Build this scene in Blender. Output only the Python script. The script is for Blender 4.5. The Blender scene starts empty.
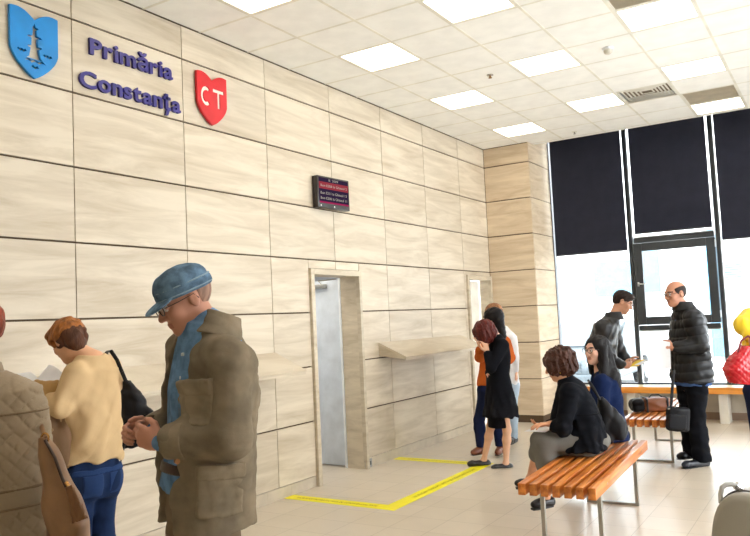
import bpy, bmesh, math, random
import numpy as np
from mathutils import Vector, Matrix
random.seed(7)
SC = bpy.context.scene
COL = SC.collection
PI = math.pi

# ------------------------------------------------------------------ camera
FOC = 748.41
YAW, PITCH, ROLL = -0.555959, 0.068971, -0.046341
CAM = np.array([4.4142, 0.0, 1.5709])
ZC = 4.044          # ceiling height
PH = 0.5231         # wall panel height
PW = 1.0303         # wall panel width
PY0 = 3.2437        # a vertical joint of the left wall
YC = 10.33          # face of the corner column
YW = 11.2           # window plane

def _basis():
    cy, sy = math.cos(YAW), math.sin(YAW); cp, sp = math.cos(PITCH), math.sin(PITCH)
    f = np.array([sy*cp, cy*cp, sp]); r = np.array([cy, -sy, 0.]); u = np.cross(r, f)
    cr, sr = math.cos(ROLL), math.sin(ROLL)
    return cr*r+sr*u, -sr*r+cr*u, f
CR, CU, CF = _basis()
def at(px, py, d):
    """world point seen at a pixel at distance d along the view axis"""
    return CAM + d*(CF + CR*(px-375)/FOC - CU*(py-268)/FOC)
def vec(*a): return np.array(a, dtype=float)
HR = vec(math.cos(YAW), -math.sin(YAW), 0)      # horizontal, to the right of the view
HA = vec(math.sin(YAW), math.cos(YAW), 0)       # horizontal, away from the viewer

cam = bpy.data.cameras.new('camera'); camo = bpy.data.objects.new('camera', cam); COL.objects.link(camo)
cam.sensor_width = 36; cam.lens = FOC/750*36; cam.clip_start = .05; cam.clip_end = 200
M = Matrix(((CR[0], CU[0], -CF[0], CAM[0]), (CR[1], CU[1], -CF[1], CAM[1]), (CR[2], CU[2], -CF[2], CAM[2]), (0, 0, 0, 1)))
camo.matrix_world = M
SC.camera = camo
SC.view_settings.view_transform = 'Standard'; SC.view_settings.look = 'None'
SC.view_settings.exposure = 0.22; SC.view_settings.gamma = 1.0
try: SC.view_settings.use_curve_mapping = False
except Exception: pass

# ------------------------------------------------------------------ materials
def lin(c):
    return tuple(((x/255)/12.92 if x/255 <= .04045 else (((x/255)+.055)/1.055)**2.4) for x in c)+(1,)
MATS = {}
class NT:
    def __init__(s, name):
        s.m = bpy.data.materials.new(name); s.m.use_nodes = True
        s.t = s.m.node_tree; s.t.nodes.clear()
        s.out = s.t.nodes.new('ShaderNodeOutputMaterial')
    def n(s, ty, **kw):
        o = s.t.nodes.new(ty)
        for k, v in kw.items():
            if k in o.inputs.keys() if isinstance(k, str) else False: o.inputs[k].default_value = v
            else: setattr(o, k, v)
        return o
    def l(s, a, b): s.t.links.new(a, b)
def principled(N, rough=.6, metal=0., spec=.5, sheen=0., coat=0.):
    b = N.n('ShaderNodeBsdfPrincipled')
    b.inputs['Roughness'].default_value = rough; b.inputs['Metallic'].default_value = metal
    b.inputs['Specular IOR Level'].default_value = spec
    b.inputs['Sheen Weight'].default_value = sheen; b.inputs['Coat Weight'].default_value = coat
    N.l(b.outputs[0], N.out.inputs[0]); return b
def plain(name, rgb, rough=.6, metal=0., spec=.5, sheen=0., coat=0., var=.08, scale=6., bump=0., bscale=200., stretch=(1, 1, 1)):
    """one colour, a gentle procedural variation of it and an optional fine bump"""
    if name in MATS: return MATS[name]
    N = NT(name); b = principled(N, rough, metal, spec, sheen, coat)
    tc = N.n('ShaderNodeTexCoord'); mp = N.n('ShaderNodeMapping'); mp.inputs['Scale'].default_value = stretch
    N.l(tc.outputs['Object'], mp.inputs[0])
    no = N.n('ShaderNodeTexNoise'); no.inputs['Scale'].default_value = scale; no.inputs['Detail'].default_value = 4
    N.l(mp.outputs[0], no.inputs['Vector'])
    mx = N.n('ShaderNodeMix', data_type='RGBA'); c = lin(rgb)
    mx.inputs[6].default_value = tuple(x*(1-var) for x in c[:3])+(1,)
    mx.inputs[7].default_value = tuple(min(1, x*(1+var)) for x in c[:3])+(1,)
    mr = N.n('ShaderNodeMapRange'); mr.inputs['From Min'].default_value = .36; mr.inputs['From Max'].default_value = .64
    N.l(no.outputs[0], mr.inputs[0]); N.l(mr.outputs[0], mx.inputs[0]); N.l(mx.outputs[2], b.inputs['Base Color'])
    if bump:
        n2 = N.n('ShaderNodeTexNoise'); n2.inputs['Scale'].default_value = bscale; n2.inputs['Detail'].default_value = 3
        N.l(mp.outputs[0], n2.inputs['Vector'])
        bp = N.n('ShaderNodeBump'); bp.inputs['Strength'].default_value = bump; bp.inputs['Distance'].default_value = .004
        N.l(n2.outputs[0], bp.inputs['Height']); N.l(bp.outputs[0], b.inputs['Normal'])
    MATS[name] = N.m; return N.m
def emit(name, rgb, s):
    N = NT(name); e = N.n('ShaderNodeEmission'); e.inputs[0].default_value = lin(rgb); e.inputs[1].default_value = s
    N.l(e.outputs[0], N.out.inputs[0]); return N.m
def laminate(name, dark, light, axis_scale, rough=.45):
    """pale wood laminate, streaks along the panel, each panel with its own figure"""
    N = NT(name); b = principled(N, rough, spec=.35)
    tc = N.n('ShaderNodeTexCoord'); geo = N.n('ShaderNodeNewGeometry')
    ad = N.n('ShaderNodeVectorMath', operation='MULTIPLY_ADD')
    N.l(geo.outputs['Random Per Island'], ad.inputs[0]); ad.inputs[1].default_value = (37, 53, 71)
    N.l(tc.outputs['Object'], ad.inputs[2])
    mp = N.n('ShaderNodeMapping'); mp.inputs['Scale'].default_value = axis_scale; N.l(ad.outputs[0], mp.inputs[0])
    n1 = N.n('ShaderNodeTexNoise'); n1.inputs['Scale'].default_value = 1.0; n1.inputs['Detail'].default_value = 7
    n1.inputs['Roughness'].default_value = .62; n1.inputs['Distortion'].default_value = .6
    N.l(mp.outputs[0], n1.inputs['Vector'])
    rp = N.n('ShaderNodeValToRGB'); e = rp.color_ramp.elements
    e[0].position = .3; e[0].color = lin(dark); e[1].position = .62; e[1].color = lin(light)
    N.l(n1.outputs[0], rp.inputs[0])
    hs = N.n('ShaderNodeHueSaturation'); mr = N.n('ShaderNodeMapRange')
    mr.inputs['To Min'].default_value = .95; mr.inputs['To Max'].default_value = 1.04
    N.l(geo.outputs['Random Per Island'], mr.inputs[0]); N.l(mr.outputs[0], hs.inputs['Value'])
    N.l(rp.outputs[0], hs.inputs['Color']); N.l(hs.outputs[0], b.inputs['Base Color'])
    return N.m
def timber(name, dark, light, sc=(30, 2, 30), rough=.35, coat=.3):
    N = NT(name); b = principled(N, rough, spec=.5, coat=coat)
    tc = N.n('ShaderNodeTexCoord'); mp = N.n('ShaderNodeMapping'); mp.inputs['Scale'].default_value = sc
    geo = N.n('ShaderNodeObjectInfo'); ad = N.n('ShaderNodeVectorMath', operation='MULTIPLY_ADD')
    N.l(geo.outputs['Random'], ad.inputs[0]); ad.inputs[1].default_value = (5, 31, 17); N.l(tc.outputs['Object'], ad.inputs[2])
    N.l(ad.outputs[0], mp.inputs[0])
    n1 = N.n('ShaderNodeTexNoise'); n1.inputs['Scale'].default_value = 1; n1.inputs['Detail'].default_value = 6; n1.inputs['Distortion'].default_value = .25
    N.l(mp.outputs[0], n1.inputs['Vector'])
    rp = N.n('ShaderNodeValToRGB'); e = rp.color_ramp.elements
    e[0].position = .3; e[0].color = lin(dark); e[1].position = .65; e[1].color = lin(light)
    N.l(n1.outputs[0], rp.inputs[0])
    hs = N.n('ShaderNodeHueSaturation'); mr = N.n('ShaderNodeMapRange'); mr.inputs['To Min'].default_value = .82; mr.inputs['To Max'].default_value = 1.12
    N.l(geo.outputs['Random'], mr.inputs[0]); N.l(mr.outputs[0], hs.inputs['Value']); N.l(rp.outputs[0], hs.inputs['Color'])
    N.l(hs.outputs[0], b.inputs['Base Color']); return N.m

M_WALL = laminate('pale_laminate', (183, 168, 145), (212, 200, 180), (1.6, 1.1, 9))
M_WALLV = laminate('pale_laminate_jamb', (178, 164, 142), (208, 196, 174), (2.5, 2.5, 11))
M_JOINT = plain('joint_brown', (84, 66, 46), .8)
M_CEIL = plain('ceiling_tile_cream', (243, 242, 237), .9, spec=.1, var=.03, bump=.25, bscale=120)
M_TBAR = plain('ceiling_grid', (226, 222, 208), .5)
M_FRAME = plain('anthracite_metal', (62, 66, 70), .4, .3)
M_ALU = plain('pale_aluminium', (206, 212, 216), .35, .6)
M_BLIND = plain('blind_fabric', (40, 42, 54), .85, spec=.2, bump=.3, bscale=600)
M_STEEL = plain('brushed_steel', (170, 168, 160), .28, .9, var=.05, scale=40, stretch=(1, 1, .1))
M_WHITE = plain('white_paint', (232, 236, 240), .5)
M_PLASTER = plain('plaster_white', (226, 222, 212), .85)
M_BENCH = timber('varnished_orange_wood', (164, 82, 26), (218, 136, 56))
M_BLACK = plain('black_plastic', (26, 26, 28), .4)
M_LIGHT = emit('panel_light', (255, 246, 230), 4.6)

# floor: square porcelain tiles
N = NT('floor_tiles'); b = principled(N, .3, spec=.6)
tc = N.n('ShaderNodeTexCoord'); mp = N.n('ShaderNodeMapping'); mp.inputs['Location'].default_value = (-3.05, -6.27, 0)
N.l(tc.outputs['Object'], mp.inputs[0])
br = N.n('ShaderNodeTexBrick'); br.offset = 0.0; br.squash = 1.0
br.inputs['Scale'].default_value = 1; br.inputs['Brick Width'].default_value = .337; br.inputs['Row Height'].default_value = .337
br.inputs['Mortar Size'].default_value = .0025; br.inputs['Mortar Smooth'].default_value = .3
br.inputs['Color1'].default_value = lin((206, 193, 174)); br.inputs['Color2'].default_value = lin((212, 199, 181)); br.inputs['Mortar'].default_value = lin((170, 157, 138))
N.l(mp.outputs[0], br.inputs['Vector'])
no = N.n('ShaderNodeTexNoise'); no.inputs['Scale'].default_value = 3.5; no.inputs['Detail'].default_value = 6; N.l(mp.outputs[0], no.inputs['Vector'])
mx = N.n('ShaderNodeMix', data_type='RGBA', blend_type='MULTIPLY'); mx.inputs[0].default_value = 1
mr = N.n('ShaderNodeMapRange'); mr.inputs['To Min'].default_value = .9; mr.inputs['To Max'].default_value = 1.06
N.l(no.outputs[0], mr.inputs[0]); N.l(br.outputs[0], mx.inputs[6]); N.l(mr.outputs[0], mx.inputs[7]); N.l(mx.outputs[2], b.inputs['Base Color'])
bp = N.n('ShaderNodeBump'); bp.inputs['Strength'].default_value = .25; bp.inputs['Distance'].default_value = .003; bp.invert = True
N.l(br.outputs['Fac'], bp.inputs['Height']); N.l(bp.outputs[0], b.inputs['Normal'])
M_FLOOR = N.m
# clear glass that lets daylight through
N = NT('clear_glass'); tr = N.n('ShaderNodeBsdfTransparent'); tr.inputs[0].default_value = (.97, .98, .98, 1)
gl = N.n('ShaderNodeBsdfGlossy'); gl.inputs['Roughness'].default_value = .02
fr = N.n('ShaderNodeFresnel'); fr.inputs[0].default_value = 1.45
ms = N.n('ShaderNodeMixShader'); N.l(fr.outputs[0], ms.inputs[0]); N.l(tr.outputs[0], ms.inputs[1]); N.l(gl.outputs[0], ms.inputs[2]); N.l(ms.outputs[0], N.out.inputs[0])
M_GLASS = N.m

# ------------------------------------------------------------------ objects
def tag(o, label=None, cat=None, group=None, kind=None):
    if label: o['label'] = label
    if cat: o['category'] = cat
    if group: o['group'] = group
    if kind: o['kind'] = kind
    return o
def empty(name, loc=(0, 0, 0), rz=0., label=None, cat=None, group=None):
    o = bpy.data.objects.new(name, None); COL.objects.link(o); o.empty_display_size = .1
    o.location = loc; o.rotation_euler = (0, 0, rz); return tag(o, label, cat, group)
def link(name, me, mats, parent=None, smooth=False, loc=(0, 0, 0)):
    o = bpy.data.objects.new(name, me); COL.objects.link(o)
    for m in (mats if isinstance(mats, (list, tuple)) else [mats]): me.materials.append(m)
    if parent is not None:
        o.parent = parent
        if loc == (0, 0, 0) and False: pass
    o.location = loc
    if smooth:
        me.polygons.foreach_set('use_smooth', [True]*len(me.polygons))
    return o
class MB:
    """collects primitive shapes into one mesh"""
    def __init__(s): s.b = bmesh.new(); s.mi = 0
    def _fin(s, geom):
        for f in geom:
            if isinstance(f, bmesh.types.BMFace): f.material_index = s.mi
    def box(s, lo, hi, bev=0., rot=None, piv=None):
        lo, hi = Vector(lo), Vector(hi); c = (lo+hi)/2; d = hi-lo
        r = bmesh.ops.create_cube(s.b, size=1.0)
        vs = r['verts']
        bmesh.ops.scale(s.b, vec=d, verts=vs); bmesh.ops.translate(s.b, vec=c, verts=vs)
        fs = {f for v in vs for f in v.link_faces}
        for f in fs: f.material_index = s.mi
        if bev > 0:
            es = list({e for v in vs for e in v.link_edges})
            r = bmesh.ops.bevel(s.b, geom=es, offset=bev, segments=2, affect='EDGES', profile=.5)
            vs = list({v for f in r['faces'] for v in f.verts} | {v for v in vs if v.is_valid})
            for f in {f for v in vs for f in v.link_faces}: f.material_index = s.mi
        if rot is not None:
            bmesh.ops.rotate(s.b, cent=Vector(piv) if piv is not None else c, matrix=rot, verts=vs)
        return vs
    def tube(s, pts, r, seg=12, cap=True, flat=None):
        pts = [Vector(p) for p in pts]; n = len(pts); rs = r if isinstance(r, (list, tuple)) else [r]*n
        rings = []; prev = None
        for i, p in enumerate(pts):
            t = (pts[min(i+1, n-1)]-pts[max(i-1, 0)]).normalized()
            if prev is None: a = t.orthogonal().normalized()
            else: a = (prev - t*prev.dot(t)).normalized()
            prev = a; bb = t.cross(a)
            k = flat if flat else 1.
            rings.append([s.b.verts.new(p+(a*math.cos(2*PI*j/seg)+bb*k*math.sin(2*PI*j/seg))*rs[i]) for j in range(seg)])
        for i in range(n-1):
            for j in range(seg):
                f = s.b.faces.new((rings[i][j], rings[i][(j+1) % seg], rings[i+1][(j+1) % seg], rings[i+1][j])); f.material_index = s.mi
        if cap:
            for R_ in (list(reversed(rings[0])), rings[-1]):
                f = s.b.faces.new(R_); f.material_index = s.mi
    def cyl(s, p0, p1, r, seg=20): s.tube([p0, p1], r, seg)
    def poly(s, pts, vecn):
        """extrude a flat outline"""
        vs = [s.b.verts.new(p) for p in pts]; f = s.b.faces.new(vs); f.material_index = s.mi
        r = bmesh.ops.extrude_face_region(s.b, geom=[f]); nv = [g for g in r['geom'] if isinstance(g, bmesh.types.BMVert)]
        bmesh.ops.translate(s.b, vec=Vector(vecn), verts=nv)
        for g in r['geom']:
            if isinstance(g, bmesh.types.BMFace): g.material_index = s.mi
        for v in nv+vs:
            for ff in v.link_faces: ff.material_index = s.mi
    def sphere(s, c, r, sc=(1, 1, 1), seg=20, rot=None):
        q = bmesh.ops.create_uvsphere(s.b, u_segments=seg, v_segments=max(6, seg//2), radius=r); vs = q['verts']
        bmesh.ops.scale(s.b, vec=Vector(sc), verts=vs)
        if rot is not None: bmesh.ops.rotate(s.b, cent=(0, 0, 0), matrix=rot, verts=vs)
        bmesh.ops.translate(s.b, vec=Vector(c), verts=vs)
        for f in {f for v in vs for f in v.link_faces}: f.material_index = s.mi
    def build(s, name, mats, parent=None, smooth=False, loc=(0, 0, 0)):
        bmesh.ops.recalc_face_normals(s.b, faces=s.b.faces[:])
        me = bpy.data.meshes.new(name); s.b.to_mesh(me); s.b.free()
        o = link(name, me, mats, parent, False, loc)
        if smooth:
            me.polygons.foreach_set('use_smooth', [True]*len(me.polygons))
            try: me.set_sharp_from_angle(angle=math.radians(40))
            except Exception: pass
        return o
def bx(name, lo, hi, m, parent=None, bev=0., **k):
    b = MB(); b.box(lo, hi, bev); return b.build(name, m, parent, bev > 0, **k)
def struct(o): o['kind'] = 'structure'; return o
def curve_mesh(splines, extrude, bevel=0.):
    """filled outlines (inner ones are holes), extruded; returns a mesh in the XY plane"""
    cu = bpy.data.curves.new('outline', 'CURVE'); cu.dimensions = '2D'; cu.fill_mode = 'BOTH'; cu.extrude = extrude; cu.bevel_depth = bevel
    for sp in splines:
        s = cu.splines.new('POLY'); s.points.add(len(sp)-1); s.use_cyclic_u = True
        for i, (x, y) in enumerate(sp): s.points[i].co = (x, y, 0, 1)
    return _to_mesh(cu)
def _to_mesh(cu):
    o = bpy.data.objects.new('tmp', cu); COL.objects.link(o)
    dg = bpy.context.evaluated_depsgraph_get(); dg.update()
    me = bpy.data.meshes.new_from_object(o.evaluated_get(dg))
    bpy.data.objects.remove(o); bpy.data.curves.remove(cu); return me
def text_mesh(t, extrude=.01, bold=0., bevel=0.):
    cu = bpy.data.curves.new('text', 'FONT'); cu.body = t; cu.size = 1; cu.extrude = extrude; cu.offset = bold; cu.bevel_depth = bevel
    cu.resolution_u = 4
    return _to_mesh(cu)
def mesh_xform(me, fn):
    for v in me.vertices: v.co = fn(v.co)
    me.update()
def bounds(me):
    a = np.array([v.co[:] for v in me.vertices]); return a.min(0), a.max(0)

# ------------------------------------------------------------------ floor and ceiling
XR, YB = 7.6, -2.6       # right wall, wall behind the viewer
bx_f = MB(); bx_f.box((-1.6, YB, -.1), (XR, YW+.25, 0)); struct(bx_f.build('floor', M_FLOOR))

GX, GY, TS = .5669, 5.6853, .6
def tile(i, j): return GX+i*TS, GY+j*TS
LIGHTS = [(0, 0), (0, 3), (0, 6), (0, -3), (0, -6), (0, -9), (2, 2), (2, 5), (2, -1), (2, -4), (2, -7), (2, -10), (4, 4), (4, 1), (4, 7), (4, -2), (4, -5), (4, -8),
          (6, 0), (6, 3), (6, 6), (6, -3), (6, -6), (6, -9), (8, 2), (8, 5), (8, -1), (8, -4), (8, -7), (10, 4), (10, 1), (10, 7), (10, -2), (10, -5)]
VENTS = {(3, 5): 'louvre', (4, 6): 'dark', (4, 0): 'dark'}
YE = GY+8*TS+.1         # the suspended ceiling stops short of the glass
cb = MB(); open_t = set(LIGHTS) | set(VENTS)
for i in range(-1, 12):
    for j in range(-14, 9):
        x0, y0 = tile(i, j); x1, y1 = x0+TS, y0+TS
        x0 = max(x0, 0); x1 = min(x1, XR); y1 = min(y1, YE); y0 = max(y0, YB)
        if x1-x0 < .03 or y1-y0 < .03 or (i, j) in open_t: continue
        if y0 > YC-.01 and x1 <= .7: continue
        if y1 > YC and x0 < .7:
            if x1 > .72: cb.box((.7, y0+.007, ZC+.002), (x1-.007, y1-.007, ZC+.02))
            if y0 < YC-.02: cb.box((x0+.007, y0+.007, ZC+.002), (min(x1, .7)-.007, YC, ZC+.02))
            continue
        cb.box((x0+.007, y0+.007, ZC+.002), (x1-.007, y1-.007, ZC+.02))
cb.mi = 1
for i in range(0, 13):
    x = GX+i*TS
    if x > XR: break
    cb.box((x-.012, YB, ZC), (x+.012, YE if x > .7 else YC, ZC+.012))
for j in range(-13, 9):
    y = GY+j*TS
    cb.box((0, y-.012, ZC+.0005), (XR, y+.012, ZC+.0125)) if y < YC else cb.box((.7, y-.012, ZC+.0005), (XR, y+.012, ZC+.0125))
cb.box((.7, YE-.02, ZC), (XR, YE, ZC+.1))
cb.mi = 0
cb.box((0, YB, ZC+.12), (XR, YE, ZC+.2))
cb.box((.0, YE, ZC+.42), (XR, YW+.25, ZC+.5))
cb.box((.7, YE, ZC+.1), (XR, YE+.03, ZC+.42))
struct(cb.build('ceiling', [M_CEIL, M_TBAR]))

def light_panel(i, j, label):
    x0, y0 = tile(i, j); y1 = min(y0+TS, YE)
    t = empty('ceiling_light', ((x0+TS/2), (y0+y1)/2, ZC), 0, label, 'ceiling light', 'recessed square panel lights in the ceiling grid')
    hx, hy = TS/2-.013, (y1-y0)/2-.013
    b = MB()
    for lo, hi in (((-hx, -hy), (hx, -hy+.012)), ((-hx, hy-.012), (hx, hy)), ((-hx, -hy+.012), (-hx+.012, hy-.012)), ((hx-.012, -hy+.012), (hx, hy-.012))):
        b.box((lo[0], lo[1], 0), (hi[0], hi[1], .05))
    b.box((-hx, -hy, .05), (hx, hy, .06))
    b.build('frame', M_TBAR, t)
    bx('diffuser', (-hx+.012, -hy+.012, .006), (hx-.012, hy-.012, .012), M_LIGHT, t)
LL = {(0, 0): 'lit square ceiling panel above the wall monitor, first from the laminate wall',
      (0, 3): 'lit square ceiling panel next beyond the one above the wall monitor',
      (0, 6): 'small far lit ceiling panel nearest the corner column',
      (0, -3): 'lit ceiling panel cut by the top picture edge, above the red shield emblem',
      (2, 2): 'lit ceiling panel directly left of the smoke detector',
      (2, 5): 'lit ceiling panel left of the round-patterned louvre vent',
      (2, -1): 'large lit ceiling panel cut by the top edge at upper centre',
      (4, 4): 'lit ceiling panel right of the smoke detector, before the dark square vent',
      (4, 1): 'large lit ceiling panel near the top right beside a dark vent opening',
      (4, 7): 'lit ceiling panel touching the black blinds, behind the dark square vent'}
for (i, j) in LIGHTS: light_panel(i, j, LL.get((i, j), 'square lit ceiling panel outside the picture frame'))

# vents
x0, y0 = tile(3, 5); hx = TS/2-.013
t = empty('ceiling_vent', (x0+TS/2, y0+TS/2, ZC), 0, 'square ceiling air vent with concentric cream louvres, between two lit panels', 'air vent')
for k in range(6):
    a = hx-.002-k*.042; z = .002+k*.004
    b = MB()
    for lo, hi in (((-a, -a), (a, -a+.018)), ((-a, a-.018), (a, a)), ((-a, -a+.018), (-a+.018, a-.018)), ((a-.018, -a+.018), (a, a-.018))):
        b.box((lo[0], lo[1], z), (hi[0], hi[1], z+.004))
    b.build('louvre', M_TBAR, t)
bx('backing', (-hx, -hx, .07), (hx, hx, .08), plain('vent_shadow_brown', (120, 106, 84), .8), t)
for (i, j), lab in (((4, 6), 'dark grey-brown square ceiling vent right beside the far lit panel by the blinds'), ((4, 0), 'dark ceiling vent cut by the top picture edge')):
    x0, y0 = tile(i, j)
    t = empty('ceiling_vent', (x0+TS/2, y0+TS/2, ZC), 0, lab, 'air vent', 'dark return air vents')
    b = MB()
    for k in range(20):
        yy = -hx+.012+k*.0285; b.box((-hx+.01, yy, .004), (hx-.01, yy+.004, .016))
    b.build('grille', plain('vent_grey_brown', (196, 186, 166), .6), t)
    b = MB(); a = hx
    for lo, hi in (((-a, -a), (a, -a+.012)), ((-a, a-.012), (a, a)), ((-a, -a+.012), (-a+.012, a-.012)), ((a-.012, -a+.012), (a, a-.012))): b.box((lo[0], lo[1], .001), (hi[0], hi[1], .02))
    b.build('frame', M_TBAR, t)
    bx('backing', (-a, -a, .05), (a, a, .06), plain('vent_back', (190, 180, 162), .8), t)
t = empty('smoke_detector', (2.7, 7.13, ZC), 0, 'small round white smoke detector on the ceiling between two lit panels', 'smoke detector')
b = MB(); b.tube([(0, 0, 0), (0, 0, -.018)], .052, 24); b.build('base', M_WHITE, t, True)
b = MB(); b.tube([(0, 0, -.018), (0, 0, -.03), (0, 0, -.05), (0, 0, -.06)], [.036, .042, .036, .022], 24); b.build('sensor_head', plain('detector_grey', (196, 190, 176), .5), t, True)
for k, (sx, sy, lb) in enumerate(((1.49, 7.14, 'tiny brass sprinkler head on the ceiling left of the smoke detector'), (1.43, 10.21, 'tiny pale sprinkler head on the ceiling before the first black blind'))):
    t = empty('sprinkler_head', (sx, sy, ZC+.0021), 0, lb, 'sprinkler')
    b = MB(); b.tube([(0, 0, 0), (0, 0, -.006)], .035, 18); b.build('rosette', M_TBAR if k else M_STEEL, t, True)
    b = MB(); b.tube([(0, 0, -.006), (0, 0, -.03)], .009, 10); b.tube([(0, 0, -.03), (0, 0, -.034)], .02, 12); b.build('nozzle', M_STEEL if k else plain('brass', (150, 110, 60), .3, .8), t, True)

# ------------------------------------------------------------------ left wall of laminate panels
D1 = (5.87, 6.77, 2.10)     # outer frame of the first doorway
D2 = (9.49, YC, 2.13)
wb = MB()
def panel(b, axis, a0, a1, z0, z1, pos, thick=.018, gv=.0035, gh=.0068):
    """a panel in the wall; axis 'x' lies on plane x=pos facing +x, 'y' on plane y=pos facing -y"""
    if a1-a0 < .02 or z1-z0 < .02: return
    if axis == 'x': b.box((pos-thick, a0+gv, z0+gh), (pos, a1-gv, z1-gh), .0015)
    else: b.box((a0+gv, pos, z0+gh), (a1-gv, pos+thick, z1-gh), .0015)
rows = [.10+PH*k for k in range(0, 9)]
ycuts = [PY0+PW*k for k in range(-6, 8)]
for k in range(8):
    z0, z1 = rows[k], min(rows[k]+PH, ZC)
    for yy in ycuts:
        a0, a1 = max(yy, YB), min(yy+PW, YC)
        segs = [(a0, a1, z0, z1)]
        for d0, d1, dz in (D1, D2):
            new = []
            for s0, s1, q0, q1 in segs:
                if s1 <= d0 or s0 >= d1 or q0 >= dz: new.append((s0, s1, q0, q1)); continue
                if s0 < d0: new.append((s0, d0, q0, q1))
                if s1 > d1: new.append((d1, s1, q0, q1))
                if q1 > dz: new.append((max(s0, d0), min(s1, d1), dz, q1))
            segs = new
        for s0, s1, q0, q1 in segs: panel(wb, 'x', s0, s1, q0, q1, 0.)
wb.mi = 1
for a, c, z0, z1 in ((YB, D1[0]+.03, 0, ZC+.4), (D1[1]-.03, D2[0]+.03, 0, ZC+.4), (D1[0]+.03, D1[1]-.03, D1[2]-.03, ZC+.4), (D2[0]+.03, YC+.02, D2[2]-.03, ZC+.4)):
    wb.box((-.12, a, .0 if z0 == 0 else z0), (-.019, c, z1))
struct(wb.build('wall_left', [M_WALL, M_JOINT]))
kb = MB()
for a, c in ((YB, D1[0]), (D1[1]-.03, D2[0])):
    y = a
    while y < c-.01:
        kb.box((-.0185, y+.001, 0), (-.006, min(y+.337, c)-.001, .1)); y += .337
struct(kb.build('baseboard_left', plain('plinth_tile', (196, 184, 164), .4)))
# corner column
cw = MB()
for k in range(8):
    z0, z1 = rows[k], min(rows[k]+PH, ZC)
    panel(cw, 'y', 0, .7, z0, z1, YC)
    z1b = min(rows[k]+PH, ZC+.4) if k == 7 else z1
    cw.box((.682, YC+.022, z0+.006), (.7, YW+.1, z1b-.006), .0015)
cw.mi = 1
cw.box((-.02, YC+.019, 0), (.681, YW+.1, ZC+.4))
struct(cw.build('wall_corner', [laminate('column_laminate', (188, 165, 136), (218, 200, 172), (1.1, 1.6, 9), .7), M_JOINT]))
# doorways
def doorway(n, d0, d1, dz, far, depth):
    b = MB(); w = .055
    b.box((-.018, d0, 0), (.03, d0+w, dz), .002); b.box((-.018, d0+w, dz-w), (.03, d1, dz), .002)
    b.box((-.018, far, 0), (.03, d1, dz-w), .002)
    b.box((-depth, far, 0), (-.018, far+.03, dz-w)); b.box((-depth, d0, 0), (-.018, d0+w, dz-w))
    b.box((-depth, d0+w, dz-w), (-.018, far, dz-w+.03))
    return struct(b.build('trim_%d' % n, M_WALLV))
doorway(1, D1[0], D1[1], D1[2], 6.725, .22)
doorway(2, D2[0], D2[1]-.002, D2[2], 10.27, .155)
# the room behind, seen through the first doorway
rb = MB()
rb.box((-1.6, 5.0, 0), (-1.5, 7.9, 2.7)); rb.box((-1.5, 5.0, 0), (-.13, 5.1, 2.7)); rb.box((-1.5, 7.8, 0), (-.13, 7.9, 2.7)); rb.box((-1.6, 5.0, 2.7), (-.13, 7.9, 2.8))
struct(rb.build('wall_backroom', plain('plaster_cool', (222, 228, 236), .8)))
ROOM2_FILL = empty('ceiling_light', (-.8, 5.9, 2.69), 0, 'added lit panel brightening the small room behind the open white door', 'ceiling light')  # unseen lamp, added to brighten the door leaf and the back room
bx('frame', (-.6, -.6, -.01), (.6, .6, .01), M_TBAR, ROOM2_FILL); bx('diffuser', (-.57, -.57, -.016), (.57, .57, -.0105), M_LIGHT, ROOM2_FILL)
# door 1: open leaf standing in the opening, at right angles to the wall
d = empty('door_1', (-.225, 6.76, 0)); d['kind'] = 'structure'
M_DOOR = plain('door_blue_white', (214, 222, 232), .35, spec=.5)
bx('leaf', (-.87, -.0, .015), (-.03, .04, 2.03), M_DOOR, d, .002)
bx('edge_seal', (-.03, .0, .015), (-.018, .04, 2.03), plain('door_edge_grey', (150, 158, 160), .4), d)
b = MB(); b.box((-.018, -.05, 0), (-.0, -.037, 2.04)); b.box((-.018, -.037, 0), (.0, .04, 2.04)); b.build('frame_post', M_WHITE, d)
b = MB()
for z in (.25, 1.0, 1.8): b.cyl((-.022, -.006, z-.045), (-.022, -.006, z+.045), .007, 10)
b.build('hinge', M_STEEL, d, True)
b = MB(); b.box((-.80, -.014, .95), (-.765, 0, 1.13), .003); b.build('lock_plate', M_STEEL, d, True)
b = MB(); b.tube([(-.783, -.014, 1.06), (-.783, -.05, 1.06), (-.70, -.052, 1.06)], .009, 10); b.build('door_handle', M_STEEL, d, True)
b = MB(); b.box((-.42, -.05, 1.945), (-.2, 0, 1.99), .004); b.tube([(-.25, -.03, 1.99), (-.2, -.16, 2.02), (-.05, -.03, 2.035)], .006, 8); b.build('door_closer', M_STEEL, d, True)
# door 2: closed white leaf deep in the opening
d = empty('door_2', (-.16, 9.9, 0)); d['kind'] = 'structure'
bx('leaf', (-.04, -.355, .015), (.0, .37, 2.07), plain('door_cream_white', (240, 236, 226), .4), d, .002)
bx('lock_plate', (0, -.29, 1.57), (.006, -.25, 1.68), plain('brass_plate', (150, 120, 64), .35, .7), d, .001)
b = MB()
for z in (1.79, 1.86, 1.93): b.box((0, -.32, z), (.002, -.29, z+.03))
b.build('red_sticker', plain('sticker_red', (190, 70, 60), .6), d)
# double wall socket in the plinth beside the doorway
t = empty('wall_socket', (-.006, 6.79, .05), 0, 'grey metal double floor socket box in the plinth beside the open white door', 'socket')
bx('face_plate', (0, -.065, -.045), (.014, .065, .045), plain('socket_grey', (150, 152, 152), .4, .4), t, .004)
for yy in (-.03, .03):
    b = MB(); b.box((.014, yy-.012, -.02), (.0165, yy+.012, .02), .002); b.build('outlet', plain('socket_dark', (60, 62, 66), .5), t)

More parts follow.
